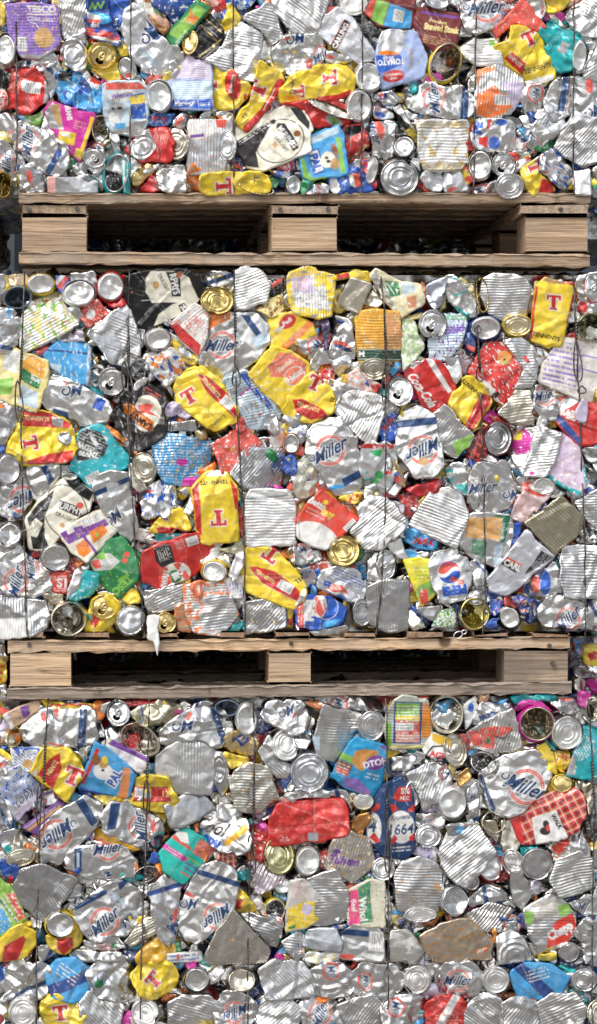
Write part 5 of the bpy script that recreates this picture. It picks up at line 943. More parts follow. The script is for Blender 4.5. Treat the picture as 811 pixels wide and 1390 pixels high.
F('royal blue can', "-15,200 50,188 112,238 70,300 10,275", 'b', ('p',"40,290 70,280 75,330 50,320",'r'), z=1.8)
F('large ribbed cone shaped food can', "72,320 110,250 190,208 300,250 397,287 330,390 242,517 150,460 95,400", 'S', k='f', rib=-52, rw=.7, rp=3.8, z=2.7)
F('green and red chart label food can', "-20,270 60,330 137,490 30,572 -20,590", 'G', ('l',"-10,380 110,530",6,'N'), ('p',"30,360 70,350 130,480 95,495",'R'), ('=',30,440,130,200,-55,'w',7), ('p',"-20,420 20,440 60,530 -20,580",'l'), ('x','Y',.2,4), k='f', z=2.3, cr=.4)
F('yellow lager can at the bottom corner', "-20,600 60,530 115,510 180,560 180,620 120,692 -20,700", 'y', ('p',"20,620 120,570 132,590 90,695 10,700",'r'), z=2.3, cr=.7)
E('B', 306, 517, 78, 68, 0, 'base', 's', 'y', z=2.6)
F('yellow and red collar below a round base', "232,560 300,590 392,460 422,620 320,672 250,630", 'y', ('p',"285,590 380,570 375,620 320,670 290,640",'r'), z=1.8)
F('reclining silver beer can with script at its middle', "318,190 380,124 500,120 640,126 688,200 672,270 560,302 440,290 332,235", 's', ('r',392,190,38,120,0,'n'), ('r',392,190,14,70,0,'j'), ('M',542,132,150,-8), ('S',540,262,48,-60), ('e',388,250,18,12,-30,'b'), z=2.2, cr=.9)
F('yellow orange foil with red lettering', "398,112 440,70 490,28 560,70 692,120 685,145 560,132", (.80,.42,.02,1), ('t','Pedigro',490,95,32,-22,'r',.05,.3), ('x','w',.1,4), ('x','a',.15,4), z=1.7)
F('silver beer can with a navy stripe and tilted roundel', "368,440 440,380 530,308 610,288 702,350 722,480 640,562 480,602 418,540", 's', ('p',"370,410 530,335 540,360 372,448",'n'), ('p',"590,310 625,290 645,300 600,350",'n'), ('M',525,500,170,28), ('p',"545,340 590,360 620,410 580,390",'j'), ('t','Mil',645,500,40,50,'n',.03,.4), z=2.3, cr=1.0)
F('C', "418,590 600,540 632,640 440,645", 's', z=1.7, cr=1.7)
F('bottom silver bar shaped can', "328,660 400,630 600,648 642,700 340,710", 's', z=2.0)
F('C', "180,620 250,598 292,660 200,710", 's', z=1.6, cr=1.4)
F('gold tinted ribbed tin with a flat band', "622,600 680,520 720,490 811,455 815,540 660,625", 'v', k='f', rib=25, z=2.1)
F('orange yellow foil at the bottom', "665,670 811,560 880,560 920,650 811,710 690,710", (.80,.45,.03,1), ('x','w',.15,4), z=1.9)
F('royal blue scrap', "728,200 790,148 815,195 760,218", 'b', z=1.4)
F('crinkled silver food can flank', "735,-10 790,-20 825,10 815,130 790,150 750,100", 's', ('e',770,20,12,30,0,'R'), z=1.9, cr=2)
F('C', "-10,60 80,30 150,100 110,170 20,170", 's', ('e',40,135,20,20,0,'t'), z=1.2, cr=1.4)
E('OP', 730, 262, 66, 40, 20, 'open', 'S', z=1.6)
F('white can corner', "150,470 215,490 210,540 160,540", 'e', z=1.4)
t(200, 1115)
F('turquoise food can with a magenta strip', "62,155 120,80 185,25 280,80 367,142 260,240 182,307 82,252", (.01,.50,.42,1), ('p',"130,60 220,130 215,145 120,80",'R'), ('p',"130,45 200,55 210,110 170,100",'w'), ('p',"265,85 350,140 300,205 225,155",(.75,.14,.10,1)), ('=',285,145,90,80,-32,'i',3.2), ('l',"85,120 185,185",28,'m'), ('=',135,152,90,18,-32,'w',4), ('l',"205,180 270,225",9,'G'), ('l',"195,205 250,240",8,'p'), ('l',"185,228 235,262",8,'p'), ('l',"170,250 215,280",8,'R'), k='f', z=2.5, cr=.35)
F('silver beer can leaning with a blue band', "-5,330 60,285 105,265 180,310 162,420 160,560 110,632 50,560 18,420", 's', ('l',"-5,365 170,315",24,'N'), ('t','Mi',130,520,60,70,'n',.03,.4), ('e',140,470,12,40,-10,'R'), z=2.1, cr=1.2)
F('tall silver beer can with two script marks', "138,480 190,370 230,280 270,230 350,205 425,240 457,330 430,440 330,560 250,607 170,570", 's', ('l',"255,250 450,312",28,'n'), ('S',208,415,78,0), ('p',"190,345 240,375 220,385 185,370",'R'), ('M',348,478,160,200), z=2.5, cr=.7)
F('red checked foil scrap', "345,190 380,140 442,168 442,252 400,225", 'r', ('#',5,8), z=1.6)
E('olive gold oval food can end', 660, 170, 76, 94, 8, 'food', (.66,.62,.36,0), z=2.6)
F('lilac and white pleated foil', "520,260 560,158 602,250 702,268 680,310 620,332 550,352", (.72,.66,.74,.5), ('x','a',.1,5), rib=60, ra=1.0, rp=5, rw=.95, z=1.9, cr=1.5)
E('white round can end beside the gold oval', 806, 200, 64, 76, 0, 'base', 'e', z=2.4)
F('white and yellow label food can', "690,555 712,300 790,292 820,330 902,400 870,490 800,535", (.72,.70,.66,.7), ('p',"690,560 705,430 790,400 895,400 870,490 800,535",'y'), ('=',760,350,70,80,0,'i',4), ('e',800,440,26,30,0,'q'), ('x','w',.12,5), ('p',"700,540 740,525 735,545 705,550",'g'), k='f', z=2.5, cr=.4)
E('open can end with a yellow lip', 640, 442, 50, 58, 10, 'open', 's', 'y', z=1.6)
F('flattened ribbed food can standing on its corner', "292,652 350,540 430,438 540,560 617,640 595,715 300,715", (.62,.58,.52,0), ('e',430,590,8,10,0,'O'), k='f', rib=-45, rw=.9, rp=3.2, ra=.45, z=2.8, cr=.4)
F('smooth silver cone shaped food can', "448,448 530,455 682,520 665,600 650,632 600,625 520,530", 'S', k='f', rib=-20, rw=.5, z=2.1)
F('yellow and red lager scrap by the wire', "445,400 460,340 490,360 542,442 510,458 450,450", 'y', ('p',"445,400 480,380 470,450 448,450",'r'), z=1.8)
F('orange and yellow foil at the bottom edge', "-20,620 60,558 125,655 90,710 -20,715", (.80,.48,.05,1), ('x','w',.14,4), ('x','r',.1,4), z=1.8, cr=1.3)
F('R', "668,600 730,560 775,540 780,670 700,645", 's', rib=-5, z=1.9)
F('white pink scrap', "520,400 580,355 572,435 540,440", 'w', ('x','i',.3,4), z=1.3)
F('blue and red label strip at the bottom', "60,665 270,650 285,705 80,710", 'w', ('=',170,680,180,30,3,'b',6), ('r',155,675,14,30,0,'R'), k='f', z=2.0)
F('C', "560,460 680,470 690,540 600,480", 's', z=1.2)
E('B', 680, 320, 50, 40, 0, 'base', 's', z=1.5)
t(400, 1115)
F('brown stained food can with purple writing', "148,235 175,140 205,55 262,40 372,90 402,190 382,240 290,312 200,270", (.68,.64,.56,.1), ('x','O',.18,8), ('x','p',.06,3), ('t','Tuhem',250,195,44,-8,'p',.05,.4,.9), ('e',210,150,20,14,0,'p'), ('x','w',.12,5), k='f', rib=70, ra=.3, z=2.4, cr=.5)
F('ribbed can with a long curved side', "60,290 130,260 205,243 262,330 272,500 140,522 80,522 102,400", 's', k='f', rib=0, rw=.75, z=2.4, cr=.6)
F('pink and green labelled food can with a white name', "265,352 300,330 372,290 452,300 452,530 350,525 270,512", (.66,.64,.50,1), ('p',"262,350 312,335 325,510 270,512",(.78,.06,.22,1)), ('p',"312,332 372,292 392,500 325,510",(.03,.25,.11,1)), ('t','Whol',340,435,42,-84,'w',.04,0,.9), ('t','Beef',292,420,26,-84,'w',.02), ('x','a',.1,4), ('x','k',.03,3), ('p',"262,500 290,495 285,515 268,515",'m'), k='f', z=2.3, cr=.3)
E('FE', 443, 238, 58, 58, 0, 'food', 's', z=2.0)
F('L', "440,345 478,350 480,512 448,462", 'S', z=2.3)
F('arched ribbed food can with rust flecks', "500,265 540,200 622,174 702,200 742,250 742,330 722,457 610,450 512,442", 's', ('x','O',.10,7), ('e',718,330,20,16,0,'O'), k='f', rib=-2, rw=.72, rp=4.0, z=2.6, cr=.35)
E('FE', 630, 468, 82, 38, 0, 'food', 'e', z=2.2)
F('smooth bluish silver can top', "35,625 70,540 130,532 205,535 238,605 230,652 120,645", (.55,.58,.62,.1), k='f', z=2.3, cr=.3)
F('silver beer can on its side with a navy band and barcode', "232,690 240,550 300,500 350,495 405,510 447,565 445,700", 's', ('r',320,558,170,34,-4,'n'), ('c',408,600,74,100,-4), ('=',290,620,90,70,0,'z',4), ('e',262,680,40,14,0,'R'), z=2.3, cr=.5)
F('flat warm grey food can with a faint mark', "475,700 475,540 570,535 655,640 600,705", (.62,.60,.56,.1), ('t','2',570,640,40,0,'e',.04), k='f', z=2.2, cr=.4)
F('large rusty food can', "625,572 710,520 811,480 880,485 992,600 985,700 700,705 660,645", (.60,.54,.46,.1), ('x',(.55,.30,.12,.5),.42,4,.7,20), k='f', rib=None, z=2.7, cr=.4)
E('drinks can end with an embossed tab outline', 803, 397, 75, 82, 0, 'base', 'S', z=2.7, ops=(('o',800,395,26,14,-50,3,'z'),))
F('blue foil crumple', "508,490 560,478 602,555 530,535", 'N', ('x','D',.3,4), z=1.5, cr=1.6)
E('FE', 668, 72, 68, 62, 0, 'food', 's', z=1.9)
F('gold and white scrap at the bottom', "58,650 230,648 230,705 60,705", 'w', ('x','y',.25,5), z=1.6)
F('blue lilac label scrap', "590,130 700,125 725,160 680,200 600,165", 'q', ('x','b',.3,5), k='f', z=1.5)
F('C', "-10,540 60,550 60,640 20,700 -10,690", 's', z=1.4)
F('C', "180,520 300,500 240,545 190,545", 's', z=1.6)
F('C', "480,160 560,170 520,220 480,260", 's', z=1.2)
t(591, 1115)
F('very large ribbed food can with diagonal ribs', "15,140 60,50 130,5 210,18 262,80 302,150 250,232 150,325 60,262", 's', k='f', rib=38, rw=.75, rp=3.9, z=2.6, cr=.7)
E('B', 275, 225, 62, 76, 30, 'lid', 's', 'R', z=1.9)
E('smooth oval tin lid with teal scraps round it', 510, 216, 84, 84, 0, 'lid', 'S', z=2.6)
F('teal foil scraps', "425,130 470,115 560,140 605,190 595,235 560,200 430,205", 't', z=1.8, cr=1.5)
E('FE', 388, 205, 54, 70, 20, 'food', 's', z=2.0)
F('folded tall silver tin', "368,240 430,238 482,360 435,440 390,400", 's', z=2.1, k='f')
F('shield shaped ribbed food can', "570,295 612,190 720,150 792,190 792,335 720,360 622,382", (.74,.73,.70,0), k='f', rib=12, rw=.75, ra=.4, z=2.4, cr=.5)
F('crumpled silver can with a red pepper picture', "535,100 620,60 700,20 762,80 772,180 640,190 590,155", 's', ('p',"580,120 620,100 680,70 665,120 620,170 590,150",(.72,.06,.03,1)), ('p',"575,100 600,105 590,125",'g'), ('x','w',.2,5), z=1.9, cr=1.6)
F('silver food can with a red name and green patches', "438,440 520,390 582,360 642,390 702,470 705,560 640,625 520,660 470,560", 's', ('p',"440,440 490,440 480,510 450,500",'G'), ('p',"590,420 660,400 690,450 620,480",'G'), ('p',"470,400 600,370 620,470 500,480",(.7,.68,.62,.6)), ('p',"560,590 600,500 690,460 708,520 670,600 560,635",(.75,.05,.03,1)), ('t','Chapp',628,552,46,28,'w',.06,0,.8), k='f', rib=0, rw=.5, z=2.4, cr=.6)
F('silver beer can with a small navy swirl', "665,400 740,370 811,365 830,380 830,470 740,470", 's', ('S',715,420,60,-10), z=1.8)
F('silver beer can with a swirl near the frame edge', "690,560 740,480 800,475 830,480 830,645 740,640", 's', ('S',778,470,60,0), z=2.2)
F('folded ribbed can like a fan', "112,492 200,440 270,398 382,440 332,530 200,572", 's', k='f', rib=52, rw=.9, ra=.8, z=2.2)
F('C', "158,380 260,318 342,350 360,400 270,400 170,432", 's', z=1.5, cr=1.8)
F('large silver food can with a round end ridge', "302,572 380,540 442,570 505,700 310,710", 's', rings=[(400,680,80,80,0)], k='f', z=2.3)
F('C', "338,520 380,458 442,480 420,555", 's', z=1.5)
F('orange and white label scrap', "203,630 265,628 255,670 210,670", 'o', ('t','AL',230,645,24,-5,'w',.04), k='f', z=1.6)
F('orange strip', "278,540 312,538 305,612 285,610", (.85,.28,.02,1), z=1.9)
F('yellow foil at the bottom edge', "508,662 600,645 610,700 522,705", 'y', z=1.8)
E('B', 670, 655, 55, 52, 0, 'lid', 'S', z=1.7, k='b')
F('L', "738,465 780,390 802,325 830,330 830,470", 's', z=2.0)
F('tall bent silver tin', "325,-10 375,-10 425,110 405,150 330,145", 'v', z=1.9, k='f')
F('L', "228,-10 300,0 325,70 312,115 250,60", 'v', z=1.7)
F('silver scrap with a red fleck', "425,280 540,290 560,350 480,370", 'q', ('x','s',.5,5), z=1.6)
F('C', "195,560 280,540 300,640 220,640", 's', z=1.4)
F('dark foil corner with red and blue', "740,0 811,-10 830,110 780,100", 'K', ('x','r',.2,5), ('x','b',.2,5), ('x','s',.3,5), z=1.4)
E('B', 180, 300, 44, 50, 20, 'base', 's', z=1.3)

# cans of the neighbouring stack seen past the ends of the lower pallet
t(591, 860)
F('yellow and red can behind the worn pallet end', "735,70 790,60 840,80 845,160 770,165 730,120", 'y', ('r',790,110,50,40,20,'r'), z=-10)
F('silver can behind the worn pallet end', "690,165 770,160 845,170 845,225 700,230", 's', z=-9)
F('blue and red scrap behind the worn pallet end', "690,30 740,20 770,70 735,110 690,90", 'l', ('x','R',.4,4), z=-11)
F('magenta scrap behind the foot of the worn pallet end', "760,230 830,225 840,290 770,300", 'm', z=-10)
F('white torn can behind the worn pallet end', "780,20 840,15 840,70 790,75", 'w', ('x','R',.3,4), z=-11)
F('gold can behind the worn pallet end', "690,225 755,228 760,300 695,300", 'v', z=-10)
t(0, 860)
F('silver can behind the pale pallet end', "-20,60 30,50 35,140 -20,150", 'S', z=-10)
F('yellow can behind the pale pallet end', "-20,150 32,150 34,250 -20,260", 'y', ('x','r',.3,5), z=-10)
F('dark silver can behind the pale pallet foot', "-20,255 34,250 36,330 -20,330", 'S', z=-9)
# ================================================================ turn the records into objects
BALES = dict(top=(-60, 262), middle=(370, 858), bottom=(946, 1442))
def bale_of(y): return 'top' if y < 300 else ('middle' if y < 900 else 'bottom')
# cans continuing below and above what the tiles list
def extra(y0, y1, nrow, sd):
    r = random.Random(sd)
    for j in range(nrow):
        y = y0 + (y1 - y0) * (j + .5) / nrow; x = -10 + r.uniform(0, 20)
        while x < 822:
            w = r.uniform(50, 78); TILE[0] = x; TILE[1] = y; h = r.uniform(46, 58) * 3.686; W_ = w * 3.686
            c = r.random(); q = [(0, -.2), (.3, -.5), (.75, -.5), (1.05, -.1), (.95, .4), (.55, .55), (.1, .42)]
            P = ' '.join('%.0f,%.0f' % (a * W_ + r.uniform(-14, 14), b * h + r.uniform(-14, 14)) for a, b in q)
            if c < .3: F('R', P, 's', rib=r.uniform(-60, 60), z=r.uniform(1.6, 2.4))
            elif c < .5: E(r.choice(['B', 'FE']), W_ / 2, 0, r.uniform(62, 78), r.uniform(60, 76), 0, r.choice(['base', 'food']), r.choice(['s', 'e', 'v']), z=2.4)
            elif c < .66: F('ML', P, 's', ('M', W_ / 2, 0, 140, r.uniform(-60, 200)), z=2)
            elif c < .72: F('YT', P, 'y', ('T', W_ / 2, 0, 74, r.uniform(-90, 90)), z=2.2)
            elif c < .76: F('red and silver can', P, 'r', ('r', W_ / 2, 0, 300, 40, r.uniform(-60, 60), 'w'), ('=', W_ / 2, 30, 120, 60, r.uniform(-60, 60), 'i', 4), z=1.9)
            elif c < .82: F('blue labelled food can', P, 'l', ('r', W_ / 2, 20, 300, 60, r.uniform(-60, 60), 'N'), ('=', W_ / 2, -30, 120, 60, r.uniform(-60, 60), 'w', 5), k='f', z=2)
            else: F('C', P, 's', z=2)
            x += w * .86
extra(1308, 1442, 3, 5)

DISTINCT = {}
for i, it in enumerate(ITEMS):
    if it['t'] == 'F': it['cen'] = it['P'].mean(0)
    else: it['cen'] = np.array(it['c'])
    it['bale'] = bale_of(it['cen'][1])
from collections import Counter
cnt = Counter(it['lab'] for it in ITEMS)
refs = [it for it in ITEMS if cnt[it['lab']] == 1 and 'at the' not in it['lab'] and it['cen'][1] < 1296 and 10 < it['cen'][0] < 800]
KEEP = 6
def short(lab):
    w = lab.split()
    return ' '.join(w)
def rel(a, b):
    dx, dy = a[0] - b[0], a[1] - b[1]
    return ('below' if dy > 0 else 'above') if abs(dy) > abs(dx) * .8 else 'beside'
used = set(it['lab'] for it in ITEMS if cnt[it['lab']] == 1)
for it in ITEMS:
    if cnt[it['lab']] == 1:
        lab = it['lab']
        if len(lab.split()) < 4: lab = lab + ' in the %s bale' % it['bale']
        it['label'] = lab; used.add(lab); continue
    c = it['cen']
    near = sorted((r for r in refs if r['bale'] == it['bale'] and len(r['lab'].split()) <= 9), key=lambda r: np.hypot(*(r['cen'] - c)))[:7]
    base = it['lab']; done = None
    shorter = {SHORT['TB']: 'silver drinks can showing its tab end', SHORT['OP']: 'open food can, inside crushed', SHORT['B']: 'silver drinks can seen base on', SHORT['ML']: 'silver beer can with navy script'}.get(base, base)
    for r in near:
        l = '%s %s the %s' % (shorter, rel(c, r['cen']), short(r['lab']))
        if len(l.split()) <= 16 and l not in used: done = l; break
    if not done:
        for r in near:
            for r2 in near:
                l = '%s between the %s and the %s' % (shorter, ' '.join(r['lab'].split()[:4]), ' '.join(r2['lab'].split()[:4]))
                if r is not r2 and len(l.split()) <= 16 and l not in used: done = l; break
            if done: break
    if not done: done = '%s low in the %s bale' % (shorter, it['bale'])
    used.add(done); it['label'] = done

def is_real(it):
    return True
GROUP = {'f': 'crushed food cans packed in the %s bale', 'b': 'crushed drinks cans packed in the %s bale'}
def disc_body(it, seed, origin, mat):
    """crumpled wall of the can running back from its end"""
    cx, cy = it['c']; rx, ry = it['r']; ang = it['ang']
    n = max(40, int(2 * math.pi * max(rx, ry) / 1.2)); m = 9
    th = np.linspace(0, 2 * math.pi, n, endpoint=False)
    r = np.random.RandomState(seed); a0 = r.rand() * 6.28; sh = r.uniform(.02, .12)
    rr, tt = np.meshgrid(np.linspace(0, 1, m), th, indexing='ij')
    flare = 1.0 + (.06 + sh * np.clip(np.cos(tt - a0), 0, 1)) * np.sin(rr * 1.6) + .05 * pn(np.cos(tt) * 3 + rr * 3, np.sin(tt) * 3 + rr * 2, seed) * rr * 2
    flare = flare * np.where(rr < .02, .965, 1)
    a = math.radians(ang)
    u = rx * np.cos(tt) * flare; v = ry * np.sin(tt) * flare
    X = cx + u * math.cos(a) - v * math.sin(a); Y = cy - (u * math.sin(a) + v * math.cos(a))
    H = it['z'] * 5 + .6 - rr * 19 + 1.2 * pn(np.cos(tt) * 4, np.sin(tt) * 4 + rr * 5, seed + 3)
    idx = np.arange(n * m).reshape(m, n); nx_ = np.roll(idx, -1, 1)
    Q = np.stack([idx[:-1], nx_[:-1], nx_[1:], idx[1:]], -1).reshape(-1, 4)
    colr = np.tile(C(it['col']), (n * m, 1))
    return X.ravel(), Y.ravel(), H.ravel(), Q, colr

def tube(path, rad, seg=8, closed=False):
    """path: (n,3) world points"""
    path = np.asarray(path, float); n = len(path)
    T = np.gradient(path, axis=0) if not closed else np.roll(path, -1, 0) - np.roll(path, 1, 0)
    T /= np.linalg.norm(T, axis=1)[:, None] + 1e-12
    up = np.tile([0.0, 1.0, 0.0], (n, 1)); A = np.cross(T, up); A /= np.linalg.norm(A, axis=1)[:, None] + 1e-9; B = np.cross(A, T)
    th = np.linspace(0, 2 * math.pi, seg, endpoint=False)
    V = path[:, None, :] + rad * (np.cos(th)[None, :, None] * A[:, None, :] + np.sin(th)[None, :, None] * B[:, None, :])
    idx = np.arange(n * seg).reshape(n, seg); j = np.roll(idx, -1, 1)
    if closed: Q = np.stack([idx, j, np.roll(j, -1, 0), np.roll(idx, -1, 0)], -1).reshape(-1, 4)
    else: Q = np.stack([idx[:-1], j[:-1], j[1:], idx[1:]], -1).reshape(-1, 4)
    return V.reshape(-1, 3), Q

def pull_tab(it, origin, parent):
    cx, cy = it['c']; rx, ry = it['r']; R = min(rx, ry); a = math.radians(it['ang'] + 60)
    base = it['z'] * 5 + 2.6
    Vs, Qs, k = [], [], 0
    for off, la, lb in ((-.02, .30, .19), (.10, .16, .12)):
        th = np.linspace(0, 2 * math.pi, 28, endpoint=False)
        u = (off + la * np.cos(th)) * R; v = lb * np.sin(th) * R
        X = cx + u * math.cos(a) - v * math.sin(a); Y = cy - (u * math.sin(a) + v * math.cos(a))
        V = to_world(X, Y, np.full(28, base + (.5 if off > 0 else 0))) 
        v_, q_ = tube(V, .0016, 6, True); Vs.append(v_ - origin); Qs.append(q_ + k); k += len(v_)
    col = np.tile(C('d' if it['base'] == 'd' else 's'), (k, 1))
    link('pull_tab', mesh_from('pull_tab', np.concatenate(Vs), np.concatenate(Qs), col, M_DRINK), parent)

NAMEK = {'f': 'crushed_food_can', 'b': 'crushed_drinks_can'}
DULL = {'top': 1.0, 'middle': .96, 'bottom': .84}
for i, it in enumerate(ITEMS):
    seed = 11 + i * 7; mat = M_FOOD if it['k'] == 'f' else M_DRINK
    kw = dict(it['kw'])
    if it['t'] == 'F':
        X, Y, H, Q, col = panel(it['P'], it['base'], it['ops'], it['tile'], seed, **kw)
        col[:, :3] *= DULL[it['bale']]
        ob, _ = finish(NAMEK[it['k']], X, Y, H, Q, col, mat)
    else:
        cx, cy = it['c']; rx, ry = it['r']; a = math.radians(it['ang'])
        th = np.linspace(0, 2 * math.pi, 48, endpoint=False)
        w = 1 + .05 * pn(np.cos(th) * 1.3, np.sin(th) * 1.3, seed)
        for q_ in range(2): w = w * (1 - random.uniform(0, .16) * np.exp(-(((th - random.uniform(0, 6.28) + math.pi) % (2 * math.pi) - math.pi) / .3) ** 2))
        u = rx * np.cos(th) * w; v = ry * np.sin(th) * w
        P = np.stack([cx + u * math.cos(a) - v * math.sin(a), cy - (u * math.sin(a) + v * math.cos(a))], 1)
        if abs(rx - ry) / max(rx, ry) > .15:
            s = min(.45, math.sqrt(1 - (min(rx, ry) / max(rx, ry)) ** 2) * .45) * (1 if seed % 2 else -1)
            if rx < ry: tl = (s * math.cos(a), -s * math.sin(a))
            else: tl = (s * math.sin(a), s * math.cos(a))
        else: tl = (random.uniform(-.26, .26), random.uniform(-.26, .26))
        ops = list(it['ops'])
        kw.setdefault('z', it['z'])
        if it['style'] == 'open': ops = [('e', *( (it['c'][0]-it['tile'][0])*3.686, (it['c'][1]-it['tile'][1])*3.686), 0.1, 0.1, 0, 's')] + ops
        tab_hole = []
        if it['style'] == 'tab':
            tab_hole = [(cx + .42 * rx * math.cos(a + 60 / 57.3 + math.pi), cy - .42 * rx * math.sin(a + 60 / 57.3 + math.pi), min(rx, ry) * .30, min(rx, ry) * .21, it['ang'] + 150)]
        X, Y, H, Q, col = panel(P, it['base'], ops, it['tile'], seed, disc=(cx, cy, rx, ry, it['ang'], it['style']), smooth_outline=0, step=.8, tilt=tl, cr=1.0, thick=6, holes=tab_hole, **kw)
        origin = to_world(X, Y, H).mean(0)
        ob = bpy.data.objects.new(NAMEK[it['k']], None); COL.objects.link(ob); ob.location = origin; ob.empty_display_size = .02
        me = mesh_from('can_end', to_world(X, Y, H) - origin, Q, col, mat); link('can_end', me, ob)
        bX, bY, bH, bQ, bc = disc_body(it, seed, origin, mat)
        link('can_wall', mesh_from('can_wall', to_world(bX, bY, bH) - origin, bQ, bc, mat), ob)
        if it['style'] == 'tab':
            pull_tab(it, origin, ob)
            # cup behind the mouth, coloured dark for the shade inside the can
            th = np.linspace(0, 2 * math.pi, 24, endpoint=False); hx, hy, a1, a2, ha = tab_hole[0]; ha = math.radians(ha)
            Xr, Yr, Hr = [], [], []
            for f, dh in ((1.05, -1.0), (.98, -6), (.6, -9), (.05, -9.5)):
                u = a1 * f * np.cos(th); v = a2 * f * np.sin(th)
                Xr.append(hx + u * math.cos(ha) - v * math.sin(ha)); Yr.append(hy - (u * math.sin(ha) + v * math.cos(ha))); Hr.append(np.full(24, it['z'] * 5 + dh))
            idx = np.arange(96).reshape(4, 24); j = np.roll(idx, -1, 1)
            Qm = np.stack([idx[:-1], j[:-1], j[1:], idx[1:]], -1).reshape(-1, 4)
            cm = np.tile(C((.10, .10, .10, 0)), (96, 1))
            link('mouth_shade_cup', mesh_from('mouth_shade_cup', to_world(np.concatenate(Xr), np.concatenate(Yr), np.concatenate(Hr)) - origin, Qm, cm, M_DRINK), ob)
    ob['label'] = it['label']; ob['category'] = 'food can' if it['k'] == 'f' else 'drinks can'
    ob['group'] = GROUP[it['k']] % it['bale']

# ================================================================ the packed mass of each bale (nobody could count it)
def bale_mass(name, x0, x1, y0, y1, yfront, depth, seed, fill=True, dens=1.0, label=None):
    r = np.random.RandomState(seed); rr = random.Random(seed)
    Vs, Qs, Cs, Ms, k = [], [], [], [], 0
    k0 = yfront
    if fill:
        n = int((x1 - x0) * (y1 - y0) / (30 * 30) * 1.25 * dens)
        for q in range(n):
            cx = r.uniform(x0 + 12, x1 - 12); cy = r.uniform(y0 + 14, y1 - 14); sz = r.uniform(14, 27)
            th = np.sort(r.uniform(0, 6.28, 7)); P = np.stack([cx + sz * np.cos(th) * r.uniform(.8, 1.2, 7), cy + sz * .8 * np.sin(th) * r.uniform(.8, 1.2, 7)], 1)
            P[:, 0] = np.clip(P[:, 0], x0 + 3, x1 - 3); P[:, 1] = np.clip(P[:, 1], y0 + 3, y1 - 3)
            c = rr.random()
            base = 's' if c < .34 else rr.choice(['S', 'v', 'e', 'r', 'y', 'l', 'b', 'w', 't', 'N', 'k', 'o', 'q'])
            X, Y, H, Q, col = panel(P, base, (('x', 's', .3, 5),) if base in 'rylbwtNkoq' else (), (0, 0, 3.686), seed * 100 + q, z=r.uniform(-2.6, -.2), step=1.7, cr=1.2, thick=10, rib=(r.uniform(-80, 80) if rr.random() < .25 else None))
            V = to_world(X, Y, H); V[:, 1] += yfront
            Vs.append(V); Qs.append(Q + k); Cs.append(col); Ms.append(np.zeros(len(Q), int)); k += len(V)
    if fill and dens == 1.0:
        for q in range(420):
            cx = r.uniform(max(x0, -15) + 8, min(x1, 826) - 8); cy = r.uniform(y0 + 8, y1 - 8)
            if not (-12 < cy < 1400): continue
            if any(it['t'] == 'E' and abs(it['c'][0] - cx) < it['r'][0] and abs(it['c'][1] - cy) < it['r'][1] for it in ITEMS): continue
            L_ = r.uniform(9, 22); wd = r.uniform(4, 10); a = r.uniform(0, 3.14); u = np.array([math.cos(a), math.sin(a)]); v = np.array([-u[1], u[0]])
            P = np.array([cx, cy]) + np.array([-u * L_ + v * wd * r.uniform(.2, 1), v * wd * r.uniform(.7, 1.3), u * L_ + v * wd * r.uniform(0, 1), u * L_ * .9 - v * wd * r.uniform(.3, 1), -v * wd * r.uniform(.5, 1.2), -u * L_ * .8 - v * wd * r.uniform(.1, 1)])
            P[:, 1] = np.clip(P[:, 1], y0 + 2, y1 - 2)
            base = 's' if rr.random() < .45 else rr.choice(['S', 'v', 'e', 'r', 'y', 'l', 'b', 'w', 't', 'N', 'g', 'o', 'R', 'd', 'm', 'Y'])
            X, Y, H, Q, col = panel(P, base, (), (0, 0, 3.686), seed * 1000 + q, z=r.uniform(-.6, .9), step=1.5, cr=1.3, thick=9, tilt=(r.uniform(-.28, .28), r.uniform(-.28, .28)))
            V = to_world(X, Y, H); V[:, 1] += yfront
            Vs.append(V); Qs.append(Q + k); Cs.append(col); Ms.append(np.zeros(len(Q), int)); k += len(V)
    # lumpy faces of the block: front, two sides, top and bottom
    xa, _, zt = W(x0, y0); xb, _, zb = W(x1, y1)
    ya = yfront + .040; yb = yfront + depth
    def sheet(o, e1, e2, l1, l2, nrm, st):
        nonlocal k
        n1, n2 = max(4, int(l1 / st)), max(4, int(l2 / st))
        a, b = np.meshgrid(np.linspace(0, l1, n1), np.linspace(0, l2, n2), indexing='ij')
        a_, b_ = a / S, b / S
        edge = np.clip(np.minimum(np.minimum(a, l1 - a), np.minimum(b, l2 - b)) / .03, 0, 1)
        h = (creases(a_, b_, seed + 5, 2.2, 40, 6) + 5 * pn(a_ / 30, b_ / 30, seed) + 1.5 * pn(a_ / 12, b_ / 12, seed + 1)) * S * edge
        V = np.array(o) + a[..., None] * np.array(e1) + b[..., None] * np.array(e2) + h[..., None] * np.array(nrm)
        idx = np.arange(n1 * n2).reshape(n1, n2)
        Q = np.stack([idx[:-1, :-1], idx[1:, :-1], idx[1:, 1:], idx[:-1, 1:]], -1).reshape(-1, 4)
        # patchwork of can colours, darkened to paint in the shade between cans
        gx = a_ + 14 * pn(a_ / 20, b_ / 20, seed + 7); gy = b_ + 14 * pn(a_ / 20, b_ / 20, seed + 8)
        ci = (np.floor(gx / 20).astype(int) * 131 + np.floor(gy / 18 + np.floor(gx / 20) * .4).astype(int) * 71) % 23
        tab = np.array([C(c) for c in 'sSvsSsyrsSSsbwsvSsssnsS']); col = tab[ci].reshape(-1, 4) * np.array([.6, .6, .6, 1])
        Vs.append(V.reshape(-1, 3)); Qs.append(Q + k); Cs.append(col); Ms.append(np.zeros(len(Q), int)); k += n1 * n2
    st = .006
